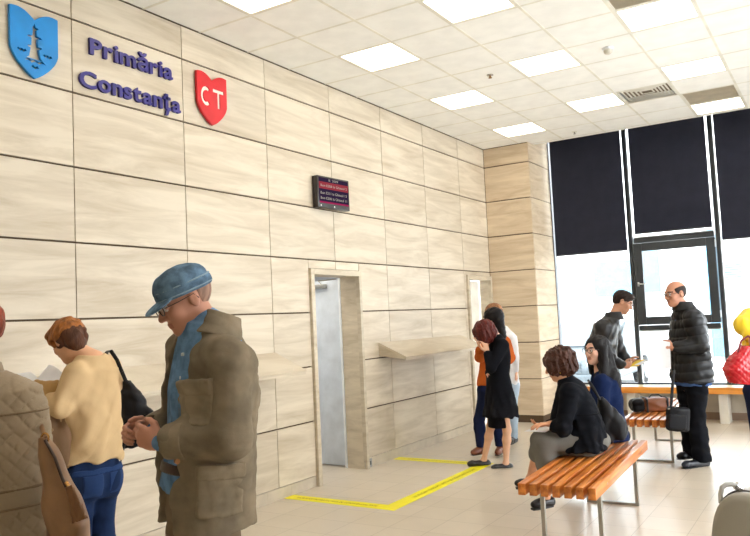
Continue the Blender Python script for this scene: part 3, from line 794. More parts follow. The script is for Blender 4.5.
# ------------------------------------------------------------------ anatomy
class Head:
    def __init__(s, c, fwd, up=UP, k=1.):
        s.c = np.asarray(c, float); s.f = nrm(fwd); u = np.asarray(up)-s.f*(np.asarray(up)@s.f); s.u = nrm(u); s.l = np.cross(s.u, s.f); s.k = k
        s.E = [s.f, s.l, s.u]
    def p(s, f, l, u): return s.c+s.k*(f*s.f+l*s.l+u*s.u)
    def e(s, f, l, u, r): return ell(s.p(f, l, u), np.array(r)*s.k, s.E)
    def ops(s, fem=False):
        j = .9 if fem else 1.
        o = [P_(s.e(-.012, 0, .032, (.097, .077, .088)), .01), P_(s.e(.022, 0, -.025, (.072, .061*j, .082)), .03), P_(s.e(.034, 0, -.075, (.05, .046*j, .038)), .03),
             P_(s.e(.068, 0, -.098, (.020, .022*j, .018)), .025), P_(s.e(.080, 0, .026, (.016, .05, .012)), .018),
             P_(s.e(.062, .040, -.025, (.026, .022, .024)), .02), P_(s.e(.062, -.040, -.025, (.026, .022, .024)), .02)]
        o += [P_(s.e(.1, q*.034, .004, (.020, .019, .012)), .012, '-') for q in (1, -1)]
        o += [P_(rc(s.p(.088, 0, .016), s.p(.112, 0, -.030), .008*s.k, .013*s.k), .014), P_(s.e(.100, .012, -.034, (.012, .009, .008)), .006), P_(s.e(.100, -.012, -.034, (.012, .009, .008)), .006)]
        o += [P_(s.e(.090, 0, -.058, (.012, .023, .006)), .006), P_(s.e(.088, 0, -.070, (.012, .020, .0065)), .006), P_(s.e(.104, 0, -.064, (.008, .022, .0016)), .003, '-')]
        for q in (1, -1):
            o += [P_(s.e(-.008, q*.079, -.006, (.019, .009, .032)), .008), P_(s.e(-.004, q*.089, -.004, (.010, .006, .018)), .005, '-')]
            o += [P_(s.e(.087, q*.033, .003, (.012, .015, .009)), .004)]
        return o
    def matfn(s, brow=True):
        def m(C_):
            d = (C_-s.c)/s.k; f, l, u = d@s.f, d@s.l, d@s.u; r = np.zeros(len(C_), int)
            r[(f > .082) & (np.abs(l) < .024-.25*np.abs(u+.064)) & (np.abs(u+.064) < .011)] = 1
            if brow: r[(f > .055) & (np.abs(l) > .014) & (np.abs(l) < .052) & (np.abs(u-.027+.1*np.abs(np.abs(l)-.03)) < .005)] = 2
            return r
        return m
def eyes(h, root, iris=(60, 44, 32), closed=False):
    for q in (1, -1):
        b = MB(); c = h.p(.0865, q*.033, .003)-np.array(root.location[:]); b.sphere(c, .0125*h.k, seg=16)
        e = b.build('eye', plain('eye_white', (226, 218, 210), .25), root, True)
        if not closed:
            b = MB(); c2 = c+h.f*.0095*h.k; b.sphere(c2, .0060*h.k, seg=12); b.build('iris', plain('iris_%d' % iris[0], iris, .15), e, True)
def glasses(h, root, mat=None, w=.030, hh=.019, name='glasses'):
    m = mat or plain('glasses_frame', (30, 28, 30), .3); loc = np.array(root.location[:]); b = MB(); r = .0016*h.k
    for q in (1, -1):
        pts = [h.p(.108-.10*(abs(q*.033+math.cos(a)*w*.85))**1.5*2, q*.033+math.cos(a)*w*.85, .002+math.sin(a)*hh)-loc for a in np.linspace(0, 2*PI, 25)]
        b.tube(pts, r*1.3, 8, False); b.tube([h.p(.100, q*.060, .008)-loc, h.p(.05, q*.078, .010)-loc, h.p(-.012, q*.084, .014)-loc, h.p(-.025, q*.083, -.008)-loc], r*1.2, 8)
    b.tube([h.p(.108, .008, .006)-loc, h.p(.111, 0, .008)-loc, h.p(.108, -.008, .006)-loc], r, 8)
    g = b.build(name, m, root, True)
    b = MB()
    for q in (1, -1):
        ring = [b.b.verts.new(h.p(.1075-.10*(abs(q*.033+math.cos(a)*w*.85))**1.5*2, q*.033+math.cos(a)*w*.82, .002+math.sin(a)*hh*.95)-loc) for a in np.linspace(0, 2*PI, 20)[:-1]]
        b.b.faces.new(ring)
    b.build('lens', M_GLASS, g)
def hand_ops(wr, d, n, th, k=1., curl=(.5, .7, .8, .9), thumb=.5, r=.0088):
    """wrist, direction of the fingers, palm normal (towards which fingers curl), thumb side"""
    d = nrm(d); n = nrm(np.asarray(n)-d*(np.asarray(n)@d)); t = nrm(np.asarray(th)-d*(np.asarray(th)@d)-n*(np.asarray(th)@n)); wr = np.asarray(wr, float)
    o = [P_(rc(wr-d*.02*k, wr+d*.015*k, .025*k, .026*k), .01), P_(ell(wr+d*.050*k, np.array((.052, .041, .0155))*k, [d, t, n]), .02)]
    for i, (off, L) in enumerate(((.030, .95), (.010, 1.05), (-.010, .98), (-.029, .78))):
        p = wr+d*(.088-.004*abs(i-1))*k+t*off*k; a = curl[i]*.8; seg = [.044*L, .027*L, .022*L]; rr = r*k*(1 if i < 3 else .88)
        base = wr+d*.055*k+t*off*.75*k; pts = [base, p]; dd = d
        for j, s_ in enumerate(seg):
            ang = a*(j+1) if j < 2 else a*2.7
            v = d*math.cos(ang)+n*math.sin(ang); pts.append(pts[-1]+v*s_*k)
        o += chain(pts, [rr*1.1, rr*1.08, rr, rr*.93, rr*.82], k=.0035)
    tb = wr+d*.018*k+t*.022*k; v1 = nrm(t*.75+d*.7+n*.25); v2 = nrm(t*(.35-.3*thumb)+d*.85+n*.5*thumb); v3 = nrm(-t*.2*thumb+d*.9+n*.6*thumb)
    q1 = tb+v1*.042*k; q2 = q1+v2*.032*k; q3 = q2+v3*.026*k
    o += chain([tb, q1, q2, q3], [.015*k, .0118*k, .0105*k, .0088*k], k=.006)
    return o
class Fig:
    """joints in the world; methods grow the body and the clothes over it"""
    def __init__(s, base, F, label, group=None, k=1., fem=False, h=.006, skin=(206, 160, 130), lips=(170, 92, 84), brow=(60, 44, 36)):
        s.root = empty('person', tuple(base), 0, label, 'person', group); s.F = nrm((F[0], F[1], 0)); s.L = np.cross(UP, s.F); s.k = k; s.fem = fem; s.h = h
        s.skin = [plain('skin_%d_%d' % (skin[0], skin[1]), skin, .5, spec=.35, var=.05, scale=12), plain('lips_%d' % lips[0], lips, .45), plain('brow_%d' % brow[0], brow, .8)]
        s.J = {}; s.extra = []
    def torso(s, t=0., lo=0, hi=99, wk=1., dk=1.):
        J = s.J; k = s.k; f = s.fem; hip, wa, ch, sh, nk = J['hip'], J['waist'], J['chest'], J['sh'], J['neck']
        W = [(.125, .095), (.165, .115), (.135, .10), (.155, .115), (.165, .092), (.075, .06)] if not f else [(.125, .095), (.170, .115), (.122, .092), (.140, .112), (.150, .082), (.065, .052)]
        Cs = [hip-UP*.09*k if 'crotch' not in J else J['crotch'], hip, wa, ch, sh, nk]
        pr = [(c, w*k*wk+t, d*k*dk+t) for c, (w, d) in zip(Cs, W)]
        side = J.get('side', s.L); return loft(pr[lo:hi], side, 2.3)
    def arm(s, q, t=0., end=1., k0=.055, puff=0.):
        J = s.J; k = s.k; S_, E_, W_ = J['s'+q], J['e'+q], J['w'+q]; g = .92 if s.fem else 1.
        We = E_+(W_-E_)*end
        return [P_(rc(S_, E_, k0*k*g+t, .041*k*g+t+puff*.5), .05), P_(rc(E_, We, .041*k*g+t+puff*.5, (.041+(.028-.041)*end)*k*g+t+puff), .02)]
    def leg(s, q, t=0., end=1., bell=0.):
        J = s.J; k = s.k; H, K, A = J['h'+q], J['k'+q], J['a'+q]; Ae = K+(A-K)*end
        return [P_(rc(H, K, .083*k+t, .054*k+t), .04), P_(rc(K, K+(A-K)*min(.3, end), .052*k+t, .054*k+t+bell*.3), .03)]+([P_(rc(K+(A-K)*.3, Ae, .054*k+t+bell*.3, (.054+(.036-.054)*end)*k+t+bell), .03)] if end > .3 else [])
    def body(s, hair=None, matfn=None):
        J = s.J; k = s.k; hd = J['head']
        o = [P_(s.torso(-.012), .03)]
        for q in 'lr':
            if 's'+q in J: o += s.arm(q, -.004)
            if 'h'+q in J:
                o += s.leg(q, -.008)
                if 't'+q in J: o += [P_(rc(J['a'+q], J['a'+q]+(J['t'+q]-J['a'+q])*.15-UP*.02, .034*k, .03*k), .02), P_(rc(J['a'+q]-UP*.03*k, J['t'+q], .032*k, .018*k), .02)]
        o += [P_(rc(J['neck']-UP*.03, hd.p(-.02, 0, -.06), (.052 if s.fem else .059)*k, (.048 if s.fem else .053)*k), .035)]
        o += hd.ops(s.fem)+s.extra
        b = sdf_mesh('body', o, s.skin, s.root, s.h, matfn=hd.matfn(), it=1); return b
    def shoes(s, mat, k=1., r=.042, heel=.0, top=.05):
        for q in 'lr':
            if 't'+q not in s.J: continue
            a, t = s.J['a'+q], s.J['t'+q]; d = nrm((t-a)*vec(1, 1, 0)); z = min(t[2], .05) if s.J.get('fz', 0) == 0 else t[2]
            A = vec(a[0], a[1], a[2]-.045); 
            T = t.copy(); o = [P_(rc(A-d*.035, T, r*k, .033*k), .02), P_(rc(A-d*.03, A+d*.05, r*k, r*k), .02), P_(rc(T, T+d*.03, .034*k, .028*k), .02), P_(rc(A+UP*.01, A+UP*top, r*k*.9, r*k*.85), .015)]
            zb = min(A[2], T[2])-.033
            cutp = (lambda zz: (lambda x, y, z: (zz-z)+0*x+0*y, vec(-9, -9, -9), vec(9, 9, 9)))(max(zb, .002) if zb < .06 else zb)
            o.append(('&', cutp, .004))
            sh = sdf_mesh('shoe', o, mat, s.root, min(s.h, .006), it=1)
            base = max(zb, .002) if zb < .06 else zb
            so = [P_(loft([(vec(A[0], A[1], base+.001)-d*.055*k, .03*k, .011), (vec(A[0], A[1], base+.001)+d*.0*k, .036*k, .011), (vec(T[0], T[1], base+.001), .041*k, .011), (vec(T[0], T[1], base+.001)+d*.05*k, .03*k, .011)], np.cross(UP, d)), .004)]
            so.append(('&', cutp, .002)) if base < .06 else None
            sdf_mesh('sole', so, M_BLACK, sh if False else s.root, .004, it=1)
    def g(s, name, ops, mat, disp=None, h=None, it=2, matfn=None): return sdf_mesh(name, ops, mat, s.root, h or s.h, disp, matfn, it)
def above(z): return ('&', (lambda x, y, zz: (z-zz)+0*x+0*y, vec(0, 0, 0), vec(0, 0, 0)), .006)
def below(z): return ('&', (lambda x, y, zz: (zz-z)+0*x+0*y, vec(0, 0, 0), vec(0, 0, 0)), .006)
def half(p, n): 
    p = np.asarray(p); n = nrm(n)
    return ('&', (lambda x, y, z: -((x-p[0])*n[0]+(y-p[1])*n[1]+(z-p[2])*n[2]), vec(0, 0, 0), vec(0, 0, 0)), .006)
def inflate(ops, t):
    return [(op, ((lambda f: (lambda x, y, z: f(x, y, z)-t))(pr[0]), pr[1]-abs(t), pr[2]+abs(t)), k) if op == '+' else (op, ((lambda f: (lambda x, y, z: f(x, y, z)+(t if op == '-' else 0)))(pr[0]), pr[1], pr[2]), k) for op, pr, k in ops]
def patch(s, name, base, t, box, mat, parent=None, h=.005, disp=None):
    """a pocket, flap, belt or seam: the garment surface raised by t inside a box"""
    f, lo, hi = box
    pls = np.array([o[1][1] for o in base if o[0] == '+']); 
    ops = inflate([o for o in base if o[0] in '+-'], t)
    D, ax = field(ops, lo, hi, h); v = f(ax[0][:, None, None], ax[1][None, :, None], ax[2][None, None, :]); D = np.maximum(D, v)
    if disp is not None: D = D+disp(ax[0][:, None, None], ax[1][None, :, None], ax[2][None, None, :])
    inner, _ = field(inflate([o for o in base if o[0] in '+-'], -.012), lo, hi, h); D = np.maximum(D, -inner)
    D[0] = D[-1] = .5; D[:, 0] = D[:, -1] = .5; D[:, :, 0] = D[:, :, -1] = .5
    V, F = surfnets(D.astype(np.float32), lo, h)
    if not len(V): return None
    V = smooth(V, F, 1); me = bpy.data.meshes.new(name); me.from_pydata((V-np.array(s.root.location[:])).tolist(), [], F.tolist())
    return link(name, me, mat, parent or s.root, True)
def obox(c, h, E): c = np.asarray(c, float); m = np.linalg.norm(h); f, _, _ = bo(c, h, E, .006); r = np.abs(np.array(E)).T@np.array(h)+.012; return f, c-r, c+r
def fabric(name, rgb, **k):
    d = dict(rough=.9, spec=.12, sheen=.0, bump=.35, bscale=420, var=.1, scale=9); d.update(k); return plain(name, rgb, **d)
def hairmat(name, rgb, **k):
    d = dict(rough=.5, spec=.22, var=.35, scale=14, bump=.8, bscale=60, stretch=(3, 3, .7)); d.update(k); return plain(name, rgb, **d)
def sheet(name, pts, mat, root, th=.0008, wave=0.):
    """a sheet of paper: four corners, slightly bowed"""
    loc = np.array(root.location[:]); b = MB(); a, c, d, e = [np.asarray(p)-loc for p in pts]; nn = nrm(np.cross(c-a, e-a)); N_ = 6; g = {}
    for i in range(N_+1):
        for j in range(N_+1):
            u, v = i/N_, j/N_; p = (a*(1-u)+c*u)*(1-v)+(e*(1-u)+d*u)*v+nn*wave*math.sin(PI*u)*(.4+.6*v)
            for s_ in (0, 1): g[i, j, s_] = b.b.verts.new(p+nn*th*s_)
    for i in range(N_):
        for j in range(N_):
            b.b.faces.new((g[i, j, 0], g[i+1, j, 0], g[i+1, j+1, 0], g[i, j+1, 0])); b.b.faces.new((g[i, j, 1], g[i, j+1, 1], g[i+1, j+1, 1], g[i+1, j, 1]))
    for i in range(N_):
        for j0 in (0, N_):
            b.b.faces.new((g[i, j0, 0], g[i+1, j0, 0], g[i+1, j0, 1], g[i, j0, 1])); b.b.faces.new((g[j0, i, 0], g[j0, i+1, 0], g[j0, i+1, 1], g[j0, i, 1]))
    return b.build(name, mat, root if root.type == 'EMPTY' else None, True)
M_PAPER = plain('paper_white', (228, 230, 236), .7, var=.02)
def floor_of(p): return vec(p[0], p[1], 0)

def sheet_top(name, pts, mat, label, cat, wave=0., group=None):
    c = sum(np.asarray(p) for p in pts)/4
    r = empty('tmp', tuple(c)); o = sheet(name, pts, mat, r, wave=wave); o.parent = None; o.location = tuple(c); bpy.data.objects.remove(r)
    return tag(o, label, cat, group)

# ================================================================== man in the denim cap (foreground)
def man_cap():
    D = 2.72
    F = nrm(-HR*.80-HA*.60); L = np.cross(UP, F)          # his left side is towards us
    hip = at(203, 486, D+.03); base = floor_of(hip); base = base
    s = Fig(base, F, 'man in denim cap and olive-brown field jacket, hands together, in the foreground', h=.0055, k=1.03,
            skin=(196, 140, 116), lips=(176, 112, 94), brow=(120, 96, 80))
    J = s.J
    J.update(hip=hip, waist=at(206, 440, D+.02), chest=at(211, 392, D+.01), sh=at(213, 352, D), neck=at(206, 322, D), side=L)
    J['crotch'] = hip-UP*.12
    J['sl'] = at(226, 362, D-.14); J['el'] = at(230, 437, D-.19); J['wl'] = at(162, 442, D-.17)
    J['sr'] = at(190, 352, D+.15); J['er'] = at(182, 420, D+.24); J['wr'] = at(150, 429, D+.04)
    for q, sg in (('l', 1), ('r', -1)):
        J['h'+q] = hip+L*sg*.095-UP*.03
        kk = base+L*sg*.11+F*.03; J['k'+q] = vec(kk[0], kk[1], .50); J['a'+q] = vec(kk[0], kk[1], .09)-F*.03; J['t'+q] = vec(kk[0], kk[1], .04)+F*.13
    hf = nrm(-HR*.78-HA*.46-UP*.40)
    J['head'] = hd = Head(at(185.5, 299.5, D-.01), hf, k=.97)
    # hands: one closed over the other, fingertips meeting in front
    dl = nrm(-HR*.9+UP*.22+HA*.25); s.extra += hand_ops(J['wl'], dl, HA*1+UP*.1, UP, 1.0, (.75, .85, .95, 1.0), .9, r=.0095)
    dr = nrm(-HR*.75+UP*.05-HA*.6); s.extra += hand_ops(J['wr'], dr, -HR*.4+UP*-.1-HA*.8, UP, .95, (1.0, 1.1, 1.1, 1.1), .6, r=.0095)
    s.body(); eyes(hd, s.root, closed=True); glasses(hd, s.root, plain('thin_frame', (70, 56, 48), .3, .4))
    # short grey stubble hair at the back of the head
    s.g('hair', [P_(hd.e(-.014, 0, .030, (.099, .079, .090)), .01), half(hd.p(-.03, 0, 0), -hd.f+hd.u*.1), half(hd.p(0, 0, -.05), hd.u)],
        hairmat('stubble_grey', (150, 116, 98), bump=.3), h=.005)
    # cap: crown, band, visor
    denim = fabric('denim_cap', (96, 122, 146), scale=26, var=.35)
    crown = [P_(hd.e(-.008, 0, .056, (.107, .089, .068)), .01), P_(hd.e(-.010, 0, .075, (.096, .080, .050)), .02)]
    cn = nrm(hd.u*1.0-hd.f*.02)
    cap = empty('denim_cap', tuple(hd.c), 0, 'faded blue denim cadet cap on the head of the man in the olive jacket', 'cap')
    class R: pass
    r = R(); r.root = cap; r.h = .004
    sdf_mesh('crown', crown+[half(hd.p(0, 0, .036), cn)], denim, cap, .004, disp=folds(.0025, 60, 3))
    bandops = [P_(ell(hd.p(-.012, 0, .045), np.array((.113, .093, .075))*hd.k, hd.E), .01), half(hd.p(0, 0, .022), cn), half(hd.p(0, 0, .062), -cn)]
    sdf_mesh('band', bandops, denim, cap, .004, disp=folds(.001, 70, 4))
    for q in (.028, .058):
        sdf_mesh('stitching', [P_(ell(hd.p(-.012, 0, .045), np.array((.117, .097, .078))*hd.k, hd.E), .01), half(hd.p(0, 0, q), cn), half(hd.p(0, 0, q+.007), -cn)], fabric('denim_light', (138, 160, 176)), cap, .003)
    vis = [P_(ell(hd.p(.088, 0, .024), np.array((.072, .078, .011))*hd.k, [nrm(hd.f-hd.u*.28), hd.l, nrm(hd.u+hd.f*.28)]), .01), ('-', hd.e(-.012, 0, .03, (.108, .088, .10)), .004)]
    sdf_mesh('visor', vis, denim, cap, .0035, disp=folds(.001, 50, 5))
    vb = [P_(ell(hd.p(.088, 0, .0235), np.array((.0735, .0795, .0075))*hd.k, [nrm(hd.f-hd.u*.28), hd.l, nrm(hd.u+hd.f*.28)]), .01), half(hd.p(.142, 0, 0), hd.f)]
    sdf_mesh('visor_edge', vb, fabric('denim_light', (138, 160, 176)), cap, .0035)
    # denim shirt
    shirt = fabric('denim_shirt', (100, 134, 170), scale=20, var=.3)
    so = [P_(s.torso(.010, 1, 99, 1., 1.12), .03), P_(rc(J['neck']-UP*.07, J['neck']-UP*.025, .084, .078), .03), above(hip[2]+.0)]
    for q in 'lr': so += s.arm(q, .002, 1.02)[1:]
    s.g('shirt', so, shirt, folds(.004, 32, 7, (1, 1, .5)))
    # shirt collar
    nc = J['neck']+F*.01
    co = [P_(loft([(nc-UP*.07, .098, .088), (nc+UP*.05-F*.02, .074, .070)], L, 2.2), .01), ('-', loft([(nc-UP*.10, .090, .080), (nc+UP*.09-F*.03, .068, .064)], L, 2.2), .004), half(J['neck']+UP*.018, -UP-F*.75), half(J['neck']-UP*.028, UP+F*.75)]
    s.g('shirt_collar', co, shirt, h=.004)
    for k_ in range(6):
        p = at(181-k_*3.2, 338+k_*27, D); d = nrm(F-L*-.25)
        b = MB(); 
        c_ = J['sh']*(1-k_/6)+J['hip']*(k_/6)+F*(.118+.01)+L*.03; c_ = c_-np.array(s.root.location[:]); b.tube([c_-F*.004, c_+F*.004], .006, 10); b.build('button', plain('button_pearl', (206, 212, 214), .3), s.root, True)
    # trousers and belt
    tro = [P_(s.torso(.006, 0, 3), .03), below(hip[2]+.10)]
    for q in 'lr': tro = s.leg(q, .012, 1.0, .03)+tro
    tro = [o for o in tro if o[0] != '&']+[below(hip[2]+.10), above(.03)]
    s.g('trousers', tro, fabric('khaki_trousers', (120, 104, 84)), folds(.005, 24, 9), h=.008)
    belt_c = hip+UP*.085
    patch(s, 'belt', so[:1]+tro[:0], .010, obox(belt_c, (.22, .22, .018), [F, L, UP]), plain('belt_leather', (50, 34, 28), .4))
    s.shoes(plain('brown_shoe', (74, 52, 38), .4))
    # field jacket: open in front
    olive = fabric('olive_canvas', (128, 115, 96), scale=9, var=.22)
    jk = [P_(s.torso(.040, 0, 6, 1.0, 1.0), .04)]
    jk[0] = P_(loft([(hip-UP*.18-F*.01, .205, .165), (hip-F*.0, .208, .165), (J['waist'], .198, .156), (J['chest'], .198, .158), (J['sh']-UP*.01, .170, .128), (J['neck']-UP*.03-F*.01, .105, .10)], L, 2.4), .04)
    jk += [P_(rc(J['sh']+L*.02-F*.01-UP*.02, J['sl'], .075, .080), .05), P_(rc(J['sh']-L*.03-F*.01, J['sr'], .085, .082), .05)]
    arms = []
    for q in 'lr':
        S_, E_, W_ = J['s'+q], J['e'+q], J['w'+q]; We = E_+(W_-E_)*.86
        arms += [P_(rc(S_, E_, .078, .066), .045), P_(rc(E_, We, .065, .055), .03)]
    inner = loft([(hip-UP*.3, .16, .13), (hip, .165, .130), (J['waist'], .158, .122), (J['chest'], .16, .124), (J['sh'], .14, .10), (J['neck']+UP*.02, .085, .08)], L, 2.3)
    wc = (J['chest']+J['hip'])/2
    # wedge that leaves the front open
    A1 = J['neck']+F*.0-L*.005; 
    opn = loft([(hip-UP*.34+F*.20-L*.04, .128, .17), (hip+F*.20-L*.04, .125, .17), (J['chest']+F*.18-L*.025, .12, .15), (J['sh']+F*.11-L*.01, .10, .12), (J['neck']+F*.07+UP*.04, .08, .10)], L, 3.5)
    base_jk = jk+arms
    wr1 = folds(.0060, 17, 11, (1, 1, .9), .8); wr2 = folds(.0028, 45, 12, (1, 1, 1), .7)
    full = jk+[('-', inner, .01), ('-', opn, .015)]+arms+[('-', rc(J[a]+(J[a]-J[b])*-.3*0, J[a]+(J[a]-J[b])*.3, .048), .006) for a, b in (('wl', 'el'), ('wr', 'er'))]+[above(hip[2]-.135)]
    full = full+[('-', rc(J['e'+q]+(J['w'+q]-J['e'+q])*.72, J['w'+q]+(J['w'+q]-J['e'+q])*.2, .031, .038), .004) for q in 'lr']
    s.g('jacket', full, olive, lambda x, y, z: wr1(x, y, z)+wr2(x, y, z), h=.0055, it=1)
    pj = fabric('olive_canvas_pocket', (138, 124, 103), scale=9, var=.22)
    G = nrm(L*1.0-F*.0)
    def pk(name, c, hw, hh, t, sl=0., parent=None, mat=pj, e=None):
        E = e or [nrm(F+UP*sl), nrm(UP-F*sl), L]; c = np.asarray(c, float)
        return patch(s, name, base_jk, t, obox(c, (hw, hh, .09), E), mat, parent, .005, folds(.002, 60, 5))
    sd = J['chest']+L*.19
    p1 = at(203, 398, D-.15); p2 = at(224, 490, D-.17)
    pk('chest_pocket', p1-UP*.02, .055, .065, .006); pk('pocket_flap', p1+UP*.045, .060, .026, .011, -.18)
    pk('hip_pocket', p2-UP*.02, .078, .075, .010); pk('pocket_flap', p2+UP*.06, .083, .026, .017, .05)
    b = MB()
    for c in (at(176, 461, D-.20),): b.tube([np.array(c)-np.array(s.root.location[:])+L*.0, np.array(c)-np.array(s.root.location[:])+L*.014], .009, 12)
    b.build('cuff_button', plain('brass_button', (150, 104, 62), .35, .5), s.root, True)
    b = MB(); c = at(196, 352, D-.13)-np.array(s.root.location[:]); b.tube([c-L*.01, c+L*.014], .008, 12); b.build('snap_button', plain('snap_dark', (50, 40, 36), .3, .5), s.root, True)
    # jacket collar, folded down
    col = [P_(loft([(J['neck']-UP*.055-F*.012, .128, .115), (J['neck']+UP*.028-F*.035, .098, .092)], L, 2.2), .01), ('-', loft([(J['neck']-UP*.10-F*.0, .092, .082), (J['neck']+UP*.06-F*.03, .080, .074)], L, 2.2), .005), ('-', loft([(J['neck']-UP*.10+F*.13, .085, .13), (J['neck']+UP*.10+F*.12, .085, .13)], L, 3), .01)]
    s.g('jacket_collar', col, olive, folds(.002, 50, 2), h=.0045)
    for q in 'l':
        c = J['e'+q]+(J['w'+q]-J['e'+q])*.80; d = nrm(J['w'+q]-J['e'+q])
        patch(s, 'cuff', arms, .006, obox(c, (.012*3, .09, .09), [d, np.cross(d, UP), np.cross(np.cross(d, UP), d)]), pj, None, .005)
    # paper slip held between the fingers
    return s
man_cap()

# ================================================================== woman in the beige top at the shelf
def woman_beige():
    D = 4.2; F = nrm(-HR*.849+HA*.528); L = np.cross(UP, F)
    hip = at(92, 474, D); base = floor_of(hip+F*-.02)
    s = Fig(base, F, 'short-haired woman in beige top and blue jeans, seen from behind at the shelf', fem=True, k=.97, h=.006, skin=(216, 164, 128), brow=(90, 60, 40))
    J = s.J; J.update(hip=hip, waist=at(93, 440, D+.0), chest=at(90, 400, D+.02), sh=at(93, 369, D+.04), neck=at(92, 353, D+.05), side=L, crotch=hip-UP*.11)
    J['sl'] = at(76, 374, D-.12); J['el'] = at(60, 407, D-.20); J['wl'] = at(46, 390, D+.04)
    J['sr'] = at(109, 366, D+.17); J['er'] = at(117, 404, D+.26); J['wr'] = at(95, 398, D+.45)
    for q, sg in (('l', 1), ('r', -1)):
        J['h'+q] = hip+L*sg*.085-UP*.02; kk = floor_of(hip+L*sg*.075+F*.02); J['k'+q] = vec(kk[0], kk[1], .47); J['a'+q] = vec(kk[0], kk[1], .085)-F*.05+L*sg*.02; J['t'+q] = J['a'+q]+F*.14-UP*.05
    hf = nrm(-HR*.72+HA*.45-UP*.55); J['head'] = hd = Head(at(68, 341, D+.06), hf, k=.96)
    s.extra += hand_ops(J['wl'], nrm(F+UP*-.1), -UP, -L, .92, (.3, .3, .3, .4))+hand_ops(J['wr'], nrm(F-UP*.2), -UP, L, .92)
    s.body()
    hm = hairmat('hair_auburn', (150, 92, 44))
    ho = [P_(hd.e(-.016, 0, .040, (.112, .094, .094)), .02), P_(hd.e(-.07, 0, -.005, (.05, .070, .055)), .03), P_(hd.e(.055, 0, .075, (.055, .075, .04)), .03), P_(hd.e(.0, .074, .015, (.04, .022, .04)), .02), P_(hd.e(.0, -.074, .015, (.04, .022, .04)), .02),
          ('-', hd.e(.115, 0, -.03, (.075, .075, .085)), .012), ('-', hd.e(.04, 0, -.135, (.13, .12, .08)), .012), ('-', hd.e(.012, .1, -.012, (.026, .03, .034)), .006), P_(hd.e(-.06, 0, -.05, (.045, .06, .055)), .03)]
    fl = folds(.006, 55, 4, (1, 1, .35))
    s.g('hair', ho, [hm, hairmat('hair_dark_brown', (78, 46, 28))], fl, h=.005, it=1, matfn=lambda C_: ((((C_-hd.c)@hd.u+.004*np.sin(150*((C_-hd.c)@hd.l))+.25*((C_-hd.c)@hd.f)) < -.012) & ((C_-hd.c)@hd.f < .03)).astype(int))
    beige = fabric('knit_beige', (206, 176, 134), scale=5, var=.06, bscale=700)
    hem = at(92, 459, D)[2]
    tp = [P_(loft([(hip-UP*.02, .172, .126), (hip+UP*.05, .170, .124), (J['waist'], .156, .120), (J['chest'], .158, .125), (J['sh'], .152, .10), (J['neck']-UP*.01, .082, .066)], L, 2.3), .03)]
    for q in 'lr': S_, E_, W_ = J['s'+q], J['e'+q], J['w'+q]; tp += [P_(rc(S_, E_, .066, .052), .05), P_(rc(E_, E_+(W_-E_)*.92, .050, .036), .03)]
    vf = folds(.012, 22, 21, (1, 1, .08), .4); v2 = folds(.0018, 30, 22, (1, 1, .5), .3)
    s.g('knit_top', tp+[('-', rc(J['neck']-UP*.005, J['neck']+UP*.1, .060, .075), .01), above(hem)], beige, lambda x, y, z: vf(x, y, z)*np.clip((J['sh'][2]-z)*6, .2, 1)+v2(x, y, z), h=.006)
    jeans = fabric('jeans_blue', (28, 44, 76), scale=8, var=.22, sheen=.0)
    jo = [P_(s.torso(.004, 0, 3), .03), P_(ell(hip-UP*.035-F*.045+L*.06, (.088, .085, .10)), .03), P_(ell(hip-UP*.035-F*.045-L*.06, (.088, .085, .10)), .03)]
    for q in 'lr': jo += s.leg(q, .006, 1.0, .012)
    s.g('jeans', jo+[below(hem+.08), above(.04)], jeans, folds(.004, 28, 3, (1, 1, .9)), h=.006)
    for sg in (1, -1): patch(s, 'back_pocket', jo, .004, obox(hip-UP*.045-F*.13+L*.075*sg, (.07, .055, .06), [F, L, UP]), fabric('jeans_pocket', (38, 58, 98), sheen=0))
    patch(s, 'waistband', jo, .004, obox(hip+UP*.03, (.2, .2, .016), [F, L, UP]), fabric('jeans_pocket', (38, 58, 98), sheen=0))
    s.shoes(plain('shoe_black_leather', (34, 30, 30), .35))
    # brown coat carried over the left forearm
    o = empty('folded_coat', tuple(at(55, 420, D-.14)), 0, 'brown coat draped over the forearm of the woman in the beige top', 'coat')
    cm = fabric('coat_camel_brown', (150, 122, 98), scale=6, var=.15)
    a, b_ = J['el']+UP*.0, J['wl']
    cs = [P_(rc(at(55, 404, D-.06), at(40, 397, D+.04), .055, .060), .03), P_(loft([(at(47, 396, D-.03), .115, .050), (at(46, 420, D-.05), .120, .060), (at(52, 448, D-.07), .105, .055), (at(58, 474, D-.08), .065, .045)], HR, 2.4), .03),
          P_(rc(at(66, 414, D-.10), at(66, 462, D-.12), .030, .030), .03)]
    sdf_mesh('coat_body', cs, cm, o, .006, disp=folds(.013, 24, 6, (1, 1, .3), .7))
    cl = [P_(loft([(at(28, 392, D-.06), .045, .014), (at(42, 389, D-.08), .055, .018), (at(58, 386, D-.08), .030, .012)], nrm(UP+HA*.5), 2.5), .01)]
    sdf_mesh('coat_lining', cl, fabric('lining_ochre', (176, 138, 84), sheen=.4, rough=.6), o, .005, disp=folds(.004, 40, 8))
    b = MB(); c = at(52, 430, D-.29)-np.array(o.location[:]); b.tube([c, c+vec(*(-HA*.006))], .008, 10); b.build('button', plain('coat_button', (190, 160, 120), .4), o, True)
    # black shoulder bag on her right
    g = empty('shoulder_bag', tuple(at(134, 430, D+.16)), 0, 'black triangular shoulder bag hanging from the right shoulder of the woman in the beige top', 'bag')
    bl = plain('bag_black_nylon', (17, 17, 22), .55, spec=.25, bump=.2)
    bo_ = [P_(loft([(at(126.5, 382, D+.20), .016, .02), (at(130, 392, D+.20), .055, .035), (at(134, 412, D+.20), .105, .05), (at(133, 437, D+.20), .11, .055), (at(129, 446, D+.20), .085, .04)], HR, 2.6), .02)]
